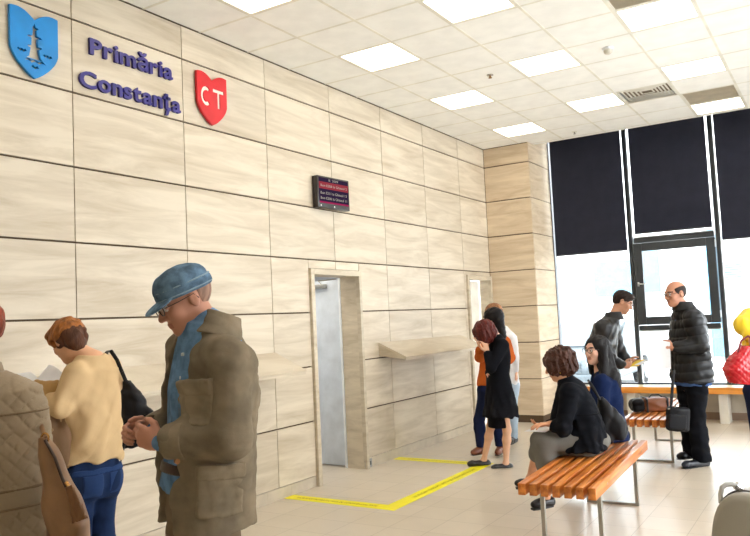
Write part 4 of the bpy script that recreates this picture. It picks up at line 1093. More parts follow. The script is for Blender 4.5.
    sdf_mesh('bag_body', bo_, bl, g, .006, disp=folds(.007, 34, 9))
    gl = np.array(g.location[:])
    b = MB(); b.tube([at(111, 351, D+.10)-gl, at(117, 360, D+.08)-gl, at(122, 372, D+.12)-gl, at(127, 384, D+.17)-gl], .011, 10, flat=.4); b.tube([at(111, 351, D+.10)-gl, at(106, 352, D+.19)-gl, at(112, 372, D+.34)-gl, at(126, 384, D+.24)-gl], .011, 10, flat=.4)
    b.build('strap', bl, g, True)
    b = MB(); b.tube([at(124, 424, D+.12)-gl, at(120, 440, D+.12)-gl, at(121, 462, D+.13)-gl, at(126, 440, D+.12)-gl], .009, 8, flat=.4); b.build('hanging_strap', bl, g, True)
    b = MB(); b.sphere(at(127, 382, D+.18)-gl, .016, (1, 1, .7)); b.build('knot', bl, g, True)
    # papers on the shelf
    def on_shelf(x, y, dz=.0): return vec(x, y, 1.315-.4571*x+dz)
    sheet_top('paper_sheet', [at(16, 374, D+.20), at(30, 388, D-.03), at(44, 386, D-.03), at(30, 372, D+.24)], M_PAPER, 'white paper sheet, the left curling one, held before the woman in the beige top', 'paper', .012)
    sheet_top('paper_sheet', [at(30, 387, D-.02), at(62, 382, D+.0), at(62, 372, D+.14), at(49, 365, D+.22)], M_PAPER, 'white paper sheet with a raised corner in front of the woman in the beige top', 'paper', .01)
woman_beige()

# ================================================================== person in the quilted jacket at the left edge
def quilted():
    D = 3.0; F = nrm(-HR*.75+HA*.66); L = np.cross(UP, F)
    hip = at(4, 522, D+.0); base = floor_of(hip)
    s = Fig(base, F, 'person in a taupe diamond-quilted jacket at the left edge, seen from behind', fem=True, k=1.0, h=.007, skin=(206, 130, 104))
    J = s.J; J.update(hip=hip, waist=at(3, 482, D), chest=at(-4, 430, D), sh=at(-8, 394, D), neck=at(-22, 376, D), side=L, crotch=hip-UP*.11)
    J['sl'] = at(-36, 396, D-.14); J['el'] = at(-52, 450, D-.18); J['wl'] = at(-72, 440, D+.05)
    J['sr'] = at(9, 402, D+.12); J['er'] = at(20, 452, D+.18); J['wr'] = at(-8, 452, D+.36)
    for q, sg in (('l', 1), ('r', -1)):
        J['h'+q] = hip+L*sg*.085; kk = floor_of(hip+L*sg*.09+F*.02); J['k'+q] = vec(kk[0], kk[1], .48); J['a'+q] = vec(kk[0], kk[1], .085)-F*.03; J['t'+q] = J['a'+q]+F*.14-UP*.05
    J['head'] = hd = Head(at(-23, 330, D), nrm(-HR*.8+HA*.45-UP*.25), k=1.)
    s.extra += hand_ops(J['wl'], F, -UP, -L, .92)+hand_ops(J['wr'], F, -UP, L, .92)
    s.body()
    s.g('hair', [P_(hd.e(-.016, 0, .045, (.108, .086, .086)), .02), P_(hd.e(-.05, 0, 0, (.06, .074, .07)), .03), ('-', hd.e(.115, 0, -.03, (.075, .085, .095)), .012), ('-', hd.e(.0, -.09, -.01, (.035, .03, .04)), .006)], hairmat('hair_rust', (130, 58, 36)), folds(.004, 60, 4), h=.006)
    qm = fabric('quilt_taupe', (158, 140, 116), scale=5, var=.06, sheen=.2)
    body = [P_(loft([(hip-UP*.16, .215, .165), (hip, .205, .16), (J['waist'], .186, .148), (J['chest'], .196, .156), (J['sh'], .188, .13), (J['neck']+UP*.0, .10, .085)], L, 2.4), .04)]
    arms = []
    for q in 'lr': S_, E_, W_ = J['s'+q], J['e'+q], J['w'+q]; arms += [P_(rc(S_, E_, .080, .064), .05), P_(rc(E_, E_+(W_-E_)*.9, .062, .05), .03)]
    def quilt(x, y, z):
        u = (x-base[0])*HR[0]+(y-base[1])*HR[1]; c = .052
        a = np.abs(np.sin(PI*(u*1.25+z*.8)/c)); b = np.abs(np.sin(PI*(u*1.25-z*.8)/c)); g = np.minimum(a, b)
        on = np.where(((z > J['waist'][2]+.0) | (z < J['waist'][2]-.10)), 1., 0.)
        return .006*np.exp(-(g/.22)**2)*on-.003
    wf = folds(.004, 20, 5)
    s.g('quilted_jacket', body+arms+[above(hip[2]-.16)], qm, lambda x, y, z: quilt(x, y, z)+wf(x, y, z), h=.0055, it=1)
    for dz in (.0, -.07): patch(s, 'waist_seam', body, .009, obox(J['waist']+UP*(dz-.012), (.26, .26, .006), [F, L, UP]), fabric('quilt_trim', (134, 114, 92)), None, .004)
    patch(s, 'yoke_piping', body, .010, obox(J['sh']-UP*.075-F*.05, (.26, .26, .004), [F, L, UP]), fabric('quilt_trim', (134, 114, 92)), None, .004)
    s.g('jacket_collar', [P_(loft([(J['neck']-UP*.03, .105, .095), (J['neck']+UP*.05+F*.01, .088, .080)], L, 2.2), .01), ('-', loft([(J['neck']-UP*.08, .08, .07), (J['neck']+UP*.09+F*.01, .076, .066)], L, 2.2), .005)], qm, h=.006)
    tro = [P_(s.torso(.004, 0, 2), .03)]
    for q in 'lr': tro += s.leg(q, .008, 1.0, .01)
    s.g('trousers', tro+[above(.04)], fabric('trousers_dark_blue', (40, 46, 62)), h=.009)
    s.shoes(plain('shoe_black_leather', (34, 30, 30), .35))
    # tan leather bag
    gD = D-.10
    g = empty('leather_bag', tuple(at(62, 500, gD)), 0, 'tan leather slouch bag with tassel hanging beside the quilted jacket', 'bag')
    lm = plain('leather_tan', (150, 112, 78), .38, spec=.5, var=.12, scale=10, bump=.15, bscale=250); gl = np.array(g.location[:])
    bp_ = [P_(loft([(at(44, 438, gD), .012, .018), (at(48, 452, gD), .034, .034), (at(55, 474, gD), .046, .05), (at(62, 500, gD), .070, .065), (at(68, 526, gD), .078, .072), (at(70, 544, gD), .072, .070), (at(70, 556, gD), .05, .04)], HR, 2.3), .02)]
    sdf_mesh('bag_body', bp_, lm, g, .0055, disp=folds(.005, 26, 13, (1, 1, .4)))
    zp = [at(45, 440, gD-.03), at(55, 458, gD-.052), at(62, 478, gD-.068), at(71, 498, gD-.078), at(78, 518, gD-.078)]
    b = MB(); b.tube([p-gl for p in zp], .006, 8); b.build('zipper', plain('zip_dark', (66, 44, 32), .4), g, True)
    b = MB()
    for p in (at(45, 438, gD-.02),):
        b.tube([p-gl+vec(*(HR*.014*math.cos(a)+UP*.018*math.sin(a))) for a in np.linspace(0, 2*PI, 17)], .004, 8, False)
    b.build('brass_ring', plain('brass_warm', (200, 150, 90), .25, .9), g, True)
    b = MB(); b.tube([at(66, 482, gD-.082)-gl, at(69, 487, gD-.088)-gl], .007, 8); b.build('tassel_clip', plain('brass_warm', (200, 150, 90), .25, .9), g, True)
    ts = [P_(loft([(at(69, 486, gD-.092), .012, .010), (at(73, 498, gD-.096), .018, .014), (at(80, 520, gD-.098), .026, .016)], HR, 2.2), .01)]
    sdf_mesh('tassel', ts, plain('leather_tassel', (138, 96, 60), .5, bump=.8, bscale=60, stretch=(6, 6, .5)), g, .004, disp=folds(.003, 260, 3, (1, 1, .1)))
    b = MB(); b.tube([at(45, 438, gD-.02)-gl, at(42, 428, gD+.08)-gl, at(36, 412, gD+.22)-gl, at(28, 395, gD+.28)-gl, at(16, 385, gD+.26)-gl], .009, 10, flat=.5); b.build('strap', lm, g, True)
quilted()

# ================================================================== three people by the corner column
def woman_black():
    D = 7.75; F = nrm(-HR*.95-HA*.2); L = np.cross(UP, F)
    hip = at(498, 396, D); base = floor_of(hip)
    s = Fig(base, F, 'woman with red-brown hair in a black coat dress resting her cheek on her hand', fem=True, k=.92, h=.006, skin=(218, 170, 140), brow=(80, 50, 40))
    J = s.J; J.update(hip=hip, waist=at(498, 374, D), chest=at(499, 357, D), sh=at(499, 343, D), neck=at(495, 334, D), side=L, crotch=hip-UP*.1)
    J['sl'] = at(502, 345, D-.12); J['el'] = at(491, 368, D-.20); J['wl'] = at(487, 352, D-.12)
    J['sr'] = at(496, 344, D+.14); J['er'] = at(494, 366, D+.16); J['wr'] = at(488, 374, D+.05)
    J['hl'] = hip+L*.08; J['hr'] = hip-L*.08
    J['kl'] = at(507, 430, D-.07); J['al'] = at(506, 463, D-.07); J['tl'] = at(496, 467.5, D-.09)
    J['kr'] = at(491, 426, D+.10); J['ar'] = at(484, 459.5, D+.10); J['tr'] = at(472, 463.5, D+.06)
    hd = J['head'] = Head(at(485, 333, D), nrm(-HR*.78-UP*.6-HA*.05), k=.95)
    s.extra += hand_ops(J['wl'], nrm(UP*.95-HR*.15+HA*.15), nrm(-HR*.4+HA*.7), -HR, .9, (.6, .6, .6, .7))+hand_ops(J['wr'], -HA*.8-HR*.1-UP*.2, HR, UP, .85)
    s.body()
    f1 = folds(.007, 60, 3); f2 = folds(.004, 120, 8)
    s.g('hair', [P_(hd.e(-.012, 0, .03, (.125, .105, .112)), .02), P_(hd.e(-.03, 0, -.05, (.09, .095, .08)), .03), P_(hd.e(.04, .07, -.02, (.06, .035, .08)), .03), P_(hd.e(.04, -.07, -.02, (.06, .035, .08)), .03), ('-', hd.e(.13, 0, -.045, (.075, .055, .085)), .015)], hairmat('hair_red_brown', (84, 30, 24)), lambda x, y, z: f1(x, y, z)+f2(x, y, z), h=.006, it=1)
    bk = fabric('black_cloth', (17, 18, 24), sheen=.0, scale=12)
    co = [P_(loft([(at(501, 419, D), .205, .18), (at(500, 398, D), .172, .145), (J['waist'], .130, .112), (J['chest'], .138, .115), (J['sh'], .135, .09), (J['neck'], .06, .055)], L, 2.3), .03)]
    for q in 'lr': S_, E_, W_ = J['s'+q], J['e'+q], J['w'+q]; co += [P_(rc(S_, E_, .066, .052), .04), P_(rc(E_, E_+(W_-E_)*.85, .05, .042), .02)]
    zh = at(500, 416, D)[2]; fp = folds(.008, 30, 5, (1, 1, .08), .3)
    s.g('coat', co+[above(zh)], bk, lambda x, y, z: fp(x, y, z)*np.clip((J['waist'][2]-z)*4, .15, 1), h=.006)
    zd = at(500, 427, D)[2]
    s.g('skirt', [P_(loft([(at(499, 432, D+.0), .125, .105), (at(499, 400, D), .135, .112), (J['waist'], .12, .1)], L, 2.3), .03), above(zd)], fabric('black_skirt', (14, 14, 20)), h=.007)
    s.shoes(plain('black_loafer', (26, 22, 24), .3), k=.9, top=.0)
    for q in 'lr':
        b = MB(); c = (J['t'+q]*.45+J['a'+q]*.55)-UP*.005-np.array(s.root.location[:]); b.sphere(c+L*.01, .018, (1.2, 1, .6)); b.sphere(c-L*.012, .018, (1.2, 1, .6)); b.build('shoe_bow', plain('black_loafer', (26, 22, 24), .3), s.root, True)
woman_black()

def woman_orange():
    D = 8.3; F = nrm(-HR*.9+HA*.3); L = np.cross(UP, F)
    hip = at(488, 390, D); base = floor_of(hip)
    s = Fig(base, F, 'dark-haired person in orange top, navy jeans and brown boots behind the woman in black', fem=True, k=.96, h=.008, skin=(220, 170, 140))
    J = s.J; J.update(hip=hip, waist=at(490, 370, D), chest=at(492, 352, D), sh=at(494, 340, D), neck=at(494, 331, D), side=L, crotch=hip-UP*.1)
    J['sl'] = at(487, 342, D-.12); J['el'] = at(480, 357, D-.16); J['wl'] = at(480, 349, D-.28)
    J['sr'] = at(505, 342, D+.12); J['er'] = at(510, 358, D+.1); J['wr'] = at(498, 366, D-.05)
    J['hl'] = hip+L*.08; J['hr'] = hip-L*.08
    J['kl'] = at(479, 420, D-.02); J['al'] = at(481, 446, D); J['tl'] = at(475, 452, D-.05)
    J['kr'] = at(498, 420, D+.05); J['ar'] = at(500, 446, D); J['tr'] = at(498, 452, D-.1)
    hd = J['head'] = Head(at(493, 319, D), nrm(-HR*.7+HA*.4-UP*.2), k=.96)
    s.extra += hand_ops(J['wl'], UP, -HR, HA, .9)+hand_ops(J['wr'], -HR, HA, UP, .9)
    s.body()
    s.g('hair', [P_(hd.e(-.016, 0, .035, (.115, .094, .10)), .02), P_(rc(hd.p(-.05, 0, 0), at(502, 336, D-.02), .075, .05), .04), ('-', hd.e(.12, 0, -.04, (.075, .065, .085)), .012)], hairmat('hair_black', (18, 14, 16)), folds(.004, 60, 4), h=.007)
    co = [P_(s.torso(.02, 1), .03)]
    for q in 'lr': co += s.arm(q, .02, .9)
    s.g('blouse', co+[above(hip[2]+.06)], fabric('burnt_orange', (196, 98, 42)), folds(.005, 30, 3), h=.008)
    tro = [P_(s.torso(.008, 0, 3), .03)]
    for q in 'lr': tro += s.leg(q, .006, 1.0, .012)
    s.g('jeans', tro+[above(.11), below(hip[2]+.12)], fabric('jeans_navy', (26, 34, 66)), h=.008)
    s.shoes(plain('boot_brown', (116, 62, 36), .4), k=.95, top=.12)
woman_orange()

def person_white():
    D = 8.9; F = nrm(-HR*.8-HA*.4); L = np.cross(UP, F)
    hip = at(507, 386, D); base = floor_of(hip)
    s = Fig(base, F, 'person in white shirt and pale jeans, rearmost of the group by the column', fem=False, k=.97, h=.009, skin=(222, 176, 148))
    J = s.J; J.update(hip=hip, waist=at(506, 368, D), chest=at(505, 350, D), sh=at(504, 337, D), neck=at(500, 327, D), side=L, crotch=hip-UP*.1)
    J['sl'] = at(509, 338, D-.12); J['el'] = at(514, 357, D-.1); J['wl'] = at(515.5, 371, D-.1)
    J['sr'] = at(498, 338, D+.15); J['er'] = at(497, 358, D+.15); J['wr'] = at(495, 370, D+.1)
    J['hl'] = hip+L*.08; J['hr'] = hip-L*.08
    J['kl'] = at(512, 412, D-.0); J['al'] = at(513, 436, D); J['tl'] = at(510, 441, D-.1)
    J['kr'] = at(504, 412, D+.1); J['ar'] = at(504, 436, D+.1); J['tr'] = at(500, 440, D)
    hd = J['head'] = Head(at(493, 314.5, D), nrm(-HR*.9-UP*.1), k=1.)
    s.extra += hand_ops(J['wl'], -UP+HR*.1, -HR, -HA, 1.)+hand_ops(J['wr'], -UP, HR, -HA, 1.)
    s.body()
    s.g('hair', [P_(hd.e(-.016, 0, .04, (.108, .09, .095)), .02), ('-', hd.e(.12, 0, -.03, (.075, .075, .085)), .012), ('-', hd.e(0, 0, -.13, (.16, .12, .09)), .012)], hairmat('hair_light_brown', (142, 98, 66)), folds(.003, 60, 4), h=.007)
    co = [P_(s.torso(.015, 1), .03)]
    for q in 'lr': co += s.arm(q, .014, .88)
    s.g('shirt', co+[above(hip[2]-.08)], fabric('white_shirt', (226, 226, 228)), folds(.004, 30, 3), h=.009)
    tro = [P_(s.torso(.008, 0, 3), .03)]
    for q in 'lr': tro += s.leg(q, .008, 1.0, .014)
    s.g('jeans', tro+[above(.06), below(hip[2]+.05)], fabric('jeans_pale', (172, 190, 206)), h=.009)
    s.shoes(plain('shoe_black_leather', (34, 30, 30), .35))
    b = MB(); c = J['wl']-UP*-.01-np.array(s.root.location[:]); b.tube([c+UP*.012, c-UP*.012], .036, 14); b.build('watch', M_BLACK, s.root, True)
person_white()

# ================================================================== seated women
def woman_cardigan():
    D = 5.75; F = nrm(-HR*.93+HA*.22); L = np.cross(UP, F)
    hip = at(584, 436, D+.0); base = floor_of(hip)
    s = Fig(base, F, 'curly-haired woman in black cardigan and grey skirt sitting on the near bench', fem=True, k=.98, h=.006, skin=(216, 160, 126), brow=(80, 50, 40))
    J = s.J; J.update(hip=hip, waist=at(583, 420, D), chest=at(577, 402, D), sh=at(571, 386, D), neck=at(564, 376, D), side=L, crotch=hip-UP*.06)
    J['sl'] = at(570, 392, D-.15); J['el'] = at(563, 428, D-.20); J['wl'] = at(552, 424, D-.14)
    J['sr'] = at(566, 390, D+.15); J['er'] = at(556, 426, D+.2); J['wr'] = at(549, 425, D+.06)
    J['hl'] = hip+L*.09-UP*.03; J['hr'] = hip-L*.09-UP*.03
    J['kl'] = at(545, 442, D-.10); J['al'] = at(546, 496, D-.08); J['tl'] = at(537, 504, D-.12)
    J['kr'] = at(541, 440, D+.10); J['ar'] = at(530, 478, D+.42); J['tr'] = at(521, 483, D+.42)
    hd = J['head'] = Head(at(559, 364.5, D), nrm(-HR*.85+HA*.30-UP*.28), k=.98)
    s.extra += hand_ops(J['wl'], nrm(-HR+UP*.05), -UP, HA, .92, (.3, .4, .4, .5))+hand_ops(J['wr'], nrm(-HR+UP*.0-HA*.2), UP, -HA, .92, (.5, .5, .5, .6))
    s.body()
    f1 = folds(.009, 75, 3); f2 = folds(.004, 150, 8)
    s.g('hair', [P_(hd.e(-.02, 0, .035, (.122, .112, .100)), .02), P_(hd.e(-.045, 0, -.045, (.085, .10, .060)), .03), P_(hd.e(.035, .075, .0, (.055, .038, .07)), .03), P_(hd.e(.035, -.075, .0, (.055, .038, .07)), .03), ('-', hd.e(.13, 0, -.035, (.08, .062, .085)), .015)],
        hairmat('hair_curly_brown', (66, 38, 28)), lambda x, y, z: f1(x, y, z)+f2(x, y, z), h=.005, it=1)
    s.g('earring', [P_(ell(hd.p(-.0, .088, -.05), (.008, .008, .02)), .01)], plain('earring_gold', (200, 160, 80), .3, .8), h=.003)
    bk = fabric('cardigan_black', (15, 17, 23), sheen=.0, scale=12)
    zh = at(585, 447, D)[2]
    co = [P_(loft([(at(580, 450, D), .235, .205), (at(581, 436, D), .212, .180), (J['waist'], .168, .138), (J['chest'], .160, .128), (J['sh'], .15, .10), (J['neck'], .062, .056)], L, 2.3), .03)]
    for q in 'lr': S_, E_, W_ = J['s'+q], J['e'+q], J['w'+q]; co += [P_(rc(S_, E_, .070, .058), .05), P_(rc(E_, E_+(W_-E_)*.55, .056, .050), .02)]
    fp = folds(.010, 34, 5, (1, 1, .06), .4); fw_ = folds(.003, 40, 2)
    s.g('cardigan', co+[above(zh)], bk, lambda x, y, z: fp(x, y, z)*np.clip((J['chest'][2]-.06-z)*9, .0, 1)+fw_(x, y, z), h=.006)
    patch(s, 'peplum_seam', co[:1], .006, obox(J['waist']+UP*.06, (.3, .3, .006), [F, L, UP]), fabric('cardigan_seam', (10, 11, 15)), None, .005)
    sk = fabric('skirt_grey', (112, 110, 104), scale=8, var=.06, bscale=600)
    # thighs reach the knees, the cloth drops below them
    hl, hr, kl, kr = J['hl'], J['hr'], J['kl'], J['kr']; hk = (kl+kr)/2
    so = [P_(ell(hip-UP*.035, (.19, .19, .115)), .04), P_(rc(hip+(hk-hip)*.5-UP*.03, hk-UP*.04, .092, .080), .05), P_(rc(hk-UP*.01, hk-UP*.14+HR*.03, .075, .085), .05), P_(rc(hl, kl+UP*-.0, .098, .070), .05), P_(rc(hr, kr, .098, .070), .05), P_(rc((hl+hr)/2, hk, .10, .07), .05),
          P_(rc(kl, kl+(J['al']-kl)*.42, .070, .072), .04), P_(rc(kr, kr+(J['ar']-kr)*.36, .068, .066), .05), P_(rc(hk, hk-UP*.13+HR*.01, .07, .07), .05)]
    s.g('skirt', so+[('-', loft([(vec(hip[0], hip[1], .2)+HR*.12, .26, .24), (vec(hip[0], hip[1], .472)+HR*.12, .26, .24)], L, 8), .004)], sk, folds(.003, 30, 6), h=.006)
    s.shoes(plain('black_loafer', (26, 22, 24), .3), k=.9, top=.0)
    sheet_top('paper_sheet', [at(524, 431.5, D+.03), at(545, 432.5, D-.16), at(556, 427, D-.09), at(537, 426, D+.12)], M_PAPER, 'white paper sheet on the lap of the curly-haired seated woman', 'paper', .004)
woman_cardigan()

def woman_glasses():
    D = 6.3; F = nrm(-HR*.88+HA*.0); L = np.cross(UP, F)
    hip = at(609, 432, D); base = floor_of(hip)
    s = Fig(base, F, 'seated woman with long black hair, glasses and a navy blazer looking left', fem=True, k=.98, h=.006, skin=(222, 172, 148), lips=(176, 92, 88), brow=(40, 30, 28))
    J = s.J; J.update(hip=hip, waist=at(608, 414, D), chest=at(606, 396, D), sh=at(604, 379, D), neck=at(601, 370, D), side=L, crotch=hip-UP*.06)
    J['sl'] = at(602, 382, D-.16); J['el'] = at(600, 412, D-.20); J['wl'] = at(582, 424, D-.1)
    J['sr'] = at(606, 382, D+.15); J['er'] = at(608, 412, D+.2); J['wr'] = at(588, 424, D+.1)
    J['hl'] = hip+L*.09-UP*.03; J['hr'] = hip-L*.09-UP*.03
    J['kl'] = at(570, 436, D-.08); J['al'] = at(574, 480, D-.08); J['tl'] = at(566, 486, D-.08)
    J['kr'] = at(571, 434, D+.10); J['ar'] = at(575, 476, D+.1); J['tr'] = at(566, 481, D+.1)
    hd = J['head'] = Head(at(596.5, 350.5, D), nrm(-HR*.80-HA*.42+UP*.02), k=.98)
    s.extra += hand_ops(J['wl'], -HR, -UP, HA, .9)+hand_ops(J['wr'], -HR, -UP, -HA, .9)
    s.body(); eyes(hd, s.root); glasses(hd, s.root, plain('glasses_frame', (30, 28, 30), .3), w=.032, hh=.022)
    s.g('hair', [P_(hd.e(-.020, 0, .040, (.112, .090, .092)), .02), P_(hd.e(-.04, 0, -.03, (.08, .09, .09)), .03), P_(rc(hd.p(-.055, 0, -.02), at(611, 380, D-.07), .085, .07), .04), P_(rc(at(611, 378, D-.07), at(619, 402, D-.07), .068, .022), .04),
                 P_(rc(hd.p(.02, -.070, .02), at(593, 372, D+.08), .035, .03), .03), P_(rc(hd.p(-.0, .078, .02), at(604, 374, D-.11), .03, .035), .03), ('-', hd.e(.12, 0, -.018, (.088, .070, .100)), .012)],
        hairmat('hair_black', (18, 14, 16)), folds(.004, 60, 4, (1, 1, .15)), h=.005, it=1)
    nv = fabric('blazer_navy', (20, 34, 70), scale=9, var=.1)
    co = [P_(loft([(hip-UP*.06, .195, .15), (hip, .19, .145), (J['waist'], .150, .12), (J['chest'], .158, .128), (J['sh'], .160, .10), (J['neck'], .07, .06)], L, 2.3), .03)]
    for q in 'lr': S_, E_, W_ = J['s'+q], J['e'+q], J['w'+q]; co += [P_(rc(S_, E_, .070, .056), .05), P_(rc(E_, E_+(W_-E_)*.88, .054, .042), .02)]
    s.g('blazer', co+[above(.482), ('-', loft([(J['chest']+F*.12, .02, .1), (J['neck']+F*.08+UP*.03, .05, .1)], L), .01)], nv, folds(.004, 30, 15), h=.006)
    s.g('blouse', [P_(s.torso(.003, 1, 6), .03)], fabric('blouse_dark', (40, 40, 48)), h=.008)
    tro = [P_(ell(hip-UP*.03, (.17, .17, .10)), .04)]
    for q in 'lr': tro += [P_(rc(J['h'+q], J['k'+q], .085, .062), .03), P_(rc(J['k'+q], J['k'+q]+(J['a'+q]-J['k'+q])*.95, .060, .045), .02)]
    s.g('trousers', [o for o in tro]+[('-', loft([(hip-UP*.30+HR*.12, .3, .24), (vec(hip[0], hip[1], .472)+HR*.12, .3, .24)], L, 8), .004)], fabric('trousers_dark', (34, 36, 44)), h=.007)
    s.shoes(plain('black_loafer', (26, 22, 24), .3), k=.9)
    g = empty('handbag', tuple(at(616, 430, 5.98)), 0, 'large soft black handbag between the two seated women on the near bench', 'bag'); gD = 5.98; gl = np.array(g.location[:])
    bl = plain('bag_black_leather', (15, 15, 19), .5, spec=.25, bump=.15)
    sdf_mesh('bag_body', [P_(loft([(at(600, 398, gD), .02, .03), (at(606, 410, gD), .065, .05), (at(613, 426, gD), .105, .075), (at(616, 438, gD), .10, .08)], HR, 2.3), .02), above(.478)], bl, g, .006, disp=folds(.007, 34, 3))
    b = MB(); b.tube([at(600, 400, gD-.03)-gl, at(594, 388, gD-.05)-gl, at(588, 380, gD-.08)-gl, at(591, 386, gD+.02)-gl, at(602, 402, gD+.02)-gl], .009, 8, flat=.4); b.build('handle', bl, g, True)
woman_glasses()

# ================================================================== men standing behind the far bench
def man_leather():
    D = 7.95; F = nrm(HR*.95-HA*.2); L = np.cross(UP, F)
    hip = at(607, 382, D); base = floor_of(at(603, 400, D))
    s = Fig(base, F, 'young man in a black leather jacket and glasses bending over a yellow folder', k=1.03, h=.006, skin=(204, 150, 122), lips=(176, 116, 98), brow=(40, 30, 26))
    J = s.J; J.update(hip=hip, waist=at(603, 364, D), chest=at(602.5, 344, D), sh=at(606.5, 325, D), neck=at(614, 315, D), side=L, crotch=hip-UP*.1)
    J['sr'] = at(603, 327, D-.17); J['er'] = at(603, 354, D-.2); J['wr'] = at(623, 365, D-.18)
    J['sl'] = at(612, 327, D+.17); J['el'] = at(619, 350, D+.16); J['wl'] = at(628, 362, D+.05)
    for q, sg in (('l', 1), ('r', -1)):
        J['h'+q] = hip+L*sg*.09; kk = floor_of(base+L*sg*.09); J['k'+q] = vec(kk[0], kk[1], .50); J['a'+q] = vec(kk[0], kk[1], .09)-F*.02; J['t'+q] = J['a'+q]+F*.15-UP*.05
    hd = J['head'] = Head(at(622.5, 302, D), nrm(HR*.86-HA*.22-UP*.45), k=1.)
    s.extra += hand_ops(J['wr'], nrm(HR*.95+UP*-.1+HA*.3), HA+UP*.3, UP, 1., (.9, .9, .9, 1.))+hand_ops(J['wl'], nrm(HR*.9-HA*.3-UP*.1), -HA, UP, 1., (.8, .8, .8, .9))
    s.body(); eyes(hd, s.root, closed=True); glasses(hd, s.root, plain('glasses_frame', (30, 28, 30), .3))
    s.g('hair', [P_(hd.e(-.014, 0, .040, (.101, .081, .086)), .02), P_(hd.e(-.06, 0, .0, (.042, .066, .06)), .03), P_(hd.e(.045, 0, .085, (.050, .060, .028)), .03), ('-', hd.e(.125, 0, -.03, (.08, .085, .095)), .012), ('-', hd.e(.0, 0, -.13, (.16, .12, .095)), .012)], hairmat('hair_dark_short', (40, 27, 22)), folds(.003, 90, 4), h=.005)
    lt = plain('leather_black', (22, 22, 26), .38, spec=.45, var=.15, bump=.2, bscale=180)
    co = [P_(loft([(hip+UP*.0, .19, .14), (hip+UP*.03, .19, .14), (J['waist'], .180, .138), (J['chest'], .190, .142), (J['sh'], .185, .12), (J['neck'], .08, .075)], L, 2.4), .04)]
    for q in 'lr': S_, E_, W_ = J['s'+q], J['e'+q], J['w'+q]; co += [P_(rc(S_, E_, .082, .062), .05), P_(rc(E_, E_+(W_-E_)*.9, .060, .046), .02)]
    s.g('leather_jacket', co+[above(hip[2]-.0), ('-', loft([(J['waist']+F*.15-UP*.1, .045, .09), (J['neck']+F*.07, .05, .09)], L, 3), .01)], lt, folds(.009, 28, 15), h=.006)
    s.g('jacket_collar', [P_(loft([(J['neck']-UP*.05, .12, .11), (J['neck']+UP*.035, .092, .085)], L, 2.2), .01), ('-', loft([(J['neck']-UP*.10, .085, .075), (J['neck']+UP*.07, .078, .072)], L, 2.2), .005), ('-', loft([(J['neck']-UP*.10+F*.12, .05, .10), (J['neck']+UP*.10+F*.12, .06, .10)], L, 3), .01)], lt, h=.005)
    b = MB()
    for sg in (1, -1): b.tube([J['neck']+F*.11+L*sg*.06-UP*.06-np.array(s.root.location[:]), J['chest']+F*.142+L*sg*.05-np.array(s.root.location[:]), J['waist']+F*.138+L*sg*.05-np.array(s.root.location[:])], .004, 6)
    b.build('zip', M_STEEL, s.root, True)
    s.g('t_shirt', [P_(s.torso(.004, 1, 6), .03)], fabric('tshirt_dark', (44, 46, 52)), h=.008)
    tro = [P_(s.torso(.006, 0, 3), .03)]
    for q in 'lr': tro += s.leg(q, .008, 1.0, .014)
    s.g('trousers', tro+[above(.05), below(hip[2]+.05)], fabric('jeans_charcoal', (44, 46, 56)), h=.008)
    s.shoes(plain('shoe_black_leather', (34, 30, 30), .35))
    sheet_top('paper_folder', [at(628, 367, D-.16), at(637, 366.5, D-.2), at(648, 360, D-.06), at(636, 360.5, D+.02)], plain('folder_yellow', (246, 214, 40), .5), 'yellow folder held by the young man in the leather jacket', 'folder', .006)
    sheet_top('paper_sheet', [at(634, 365.5, D-.17), at(642, 364.5, D-.2), at(649, 360, D-.08), at(641, 360.5, D+.0)], M_PAPER, 'small white slip lying on the yellow folder of the young man', 'paper', .006)
man_leather()

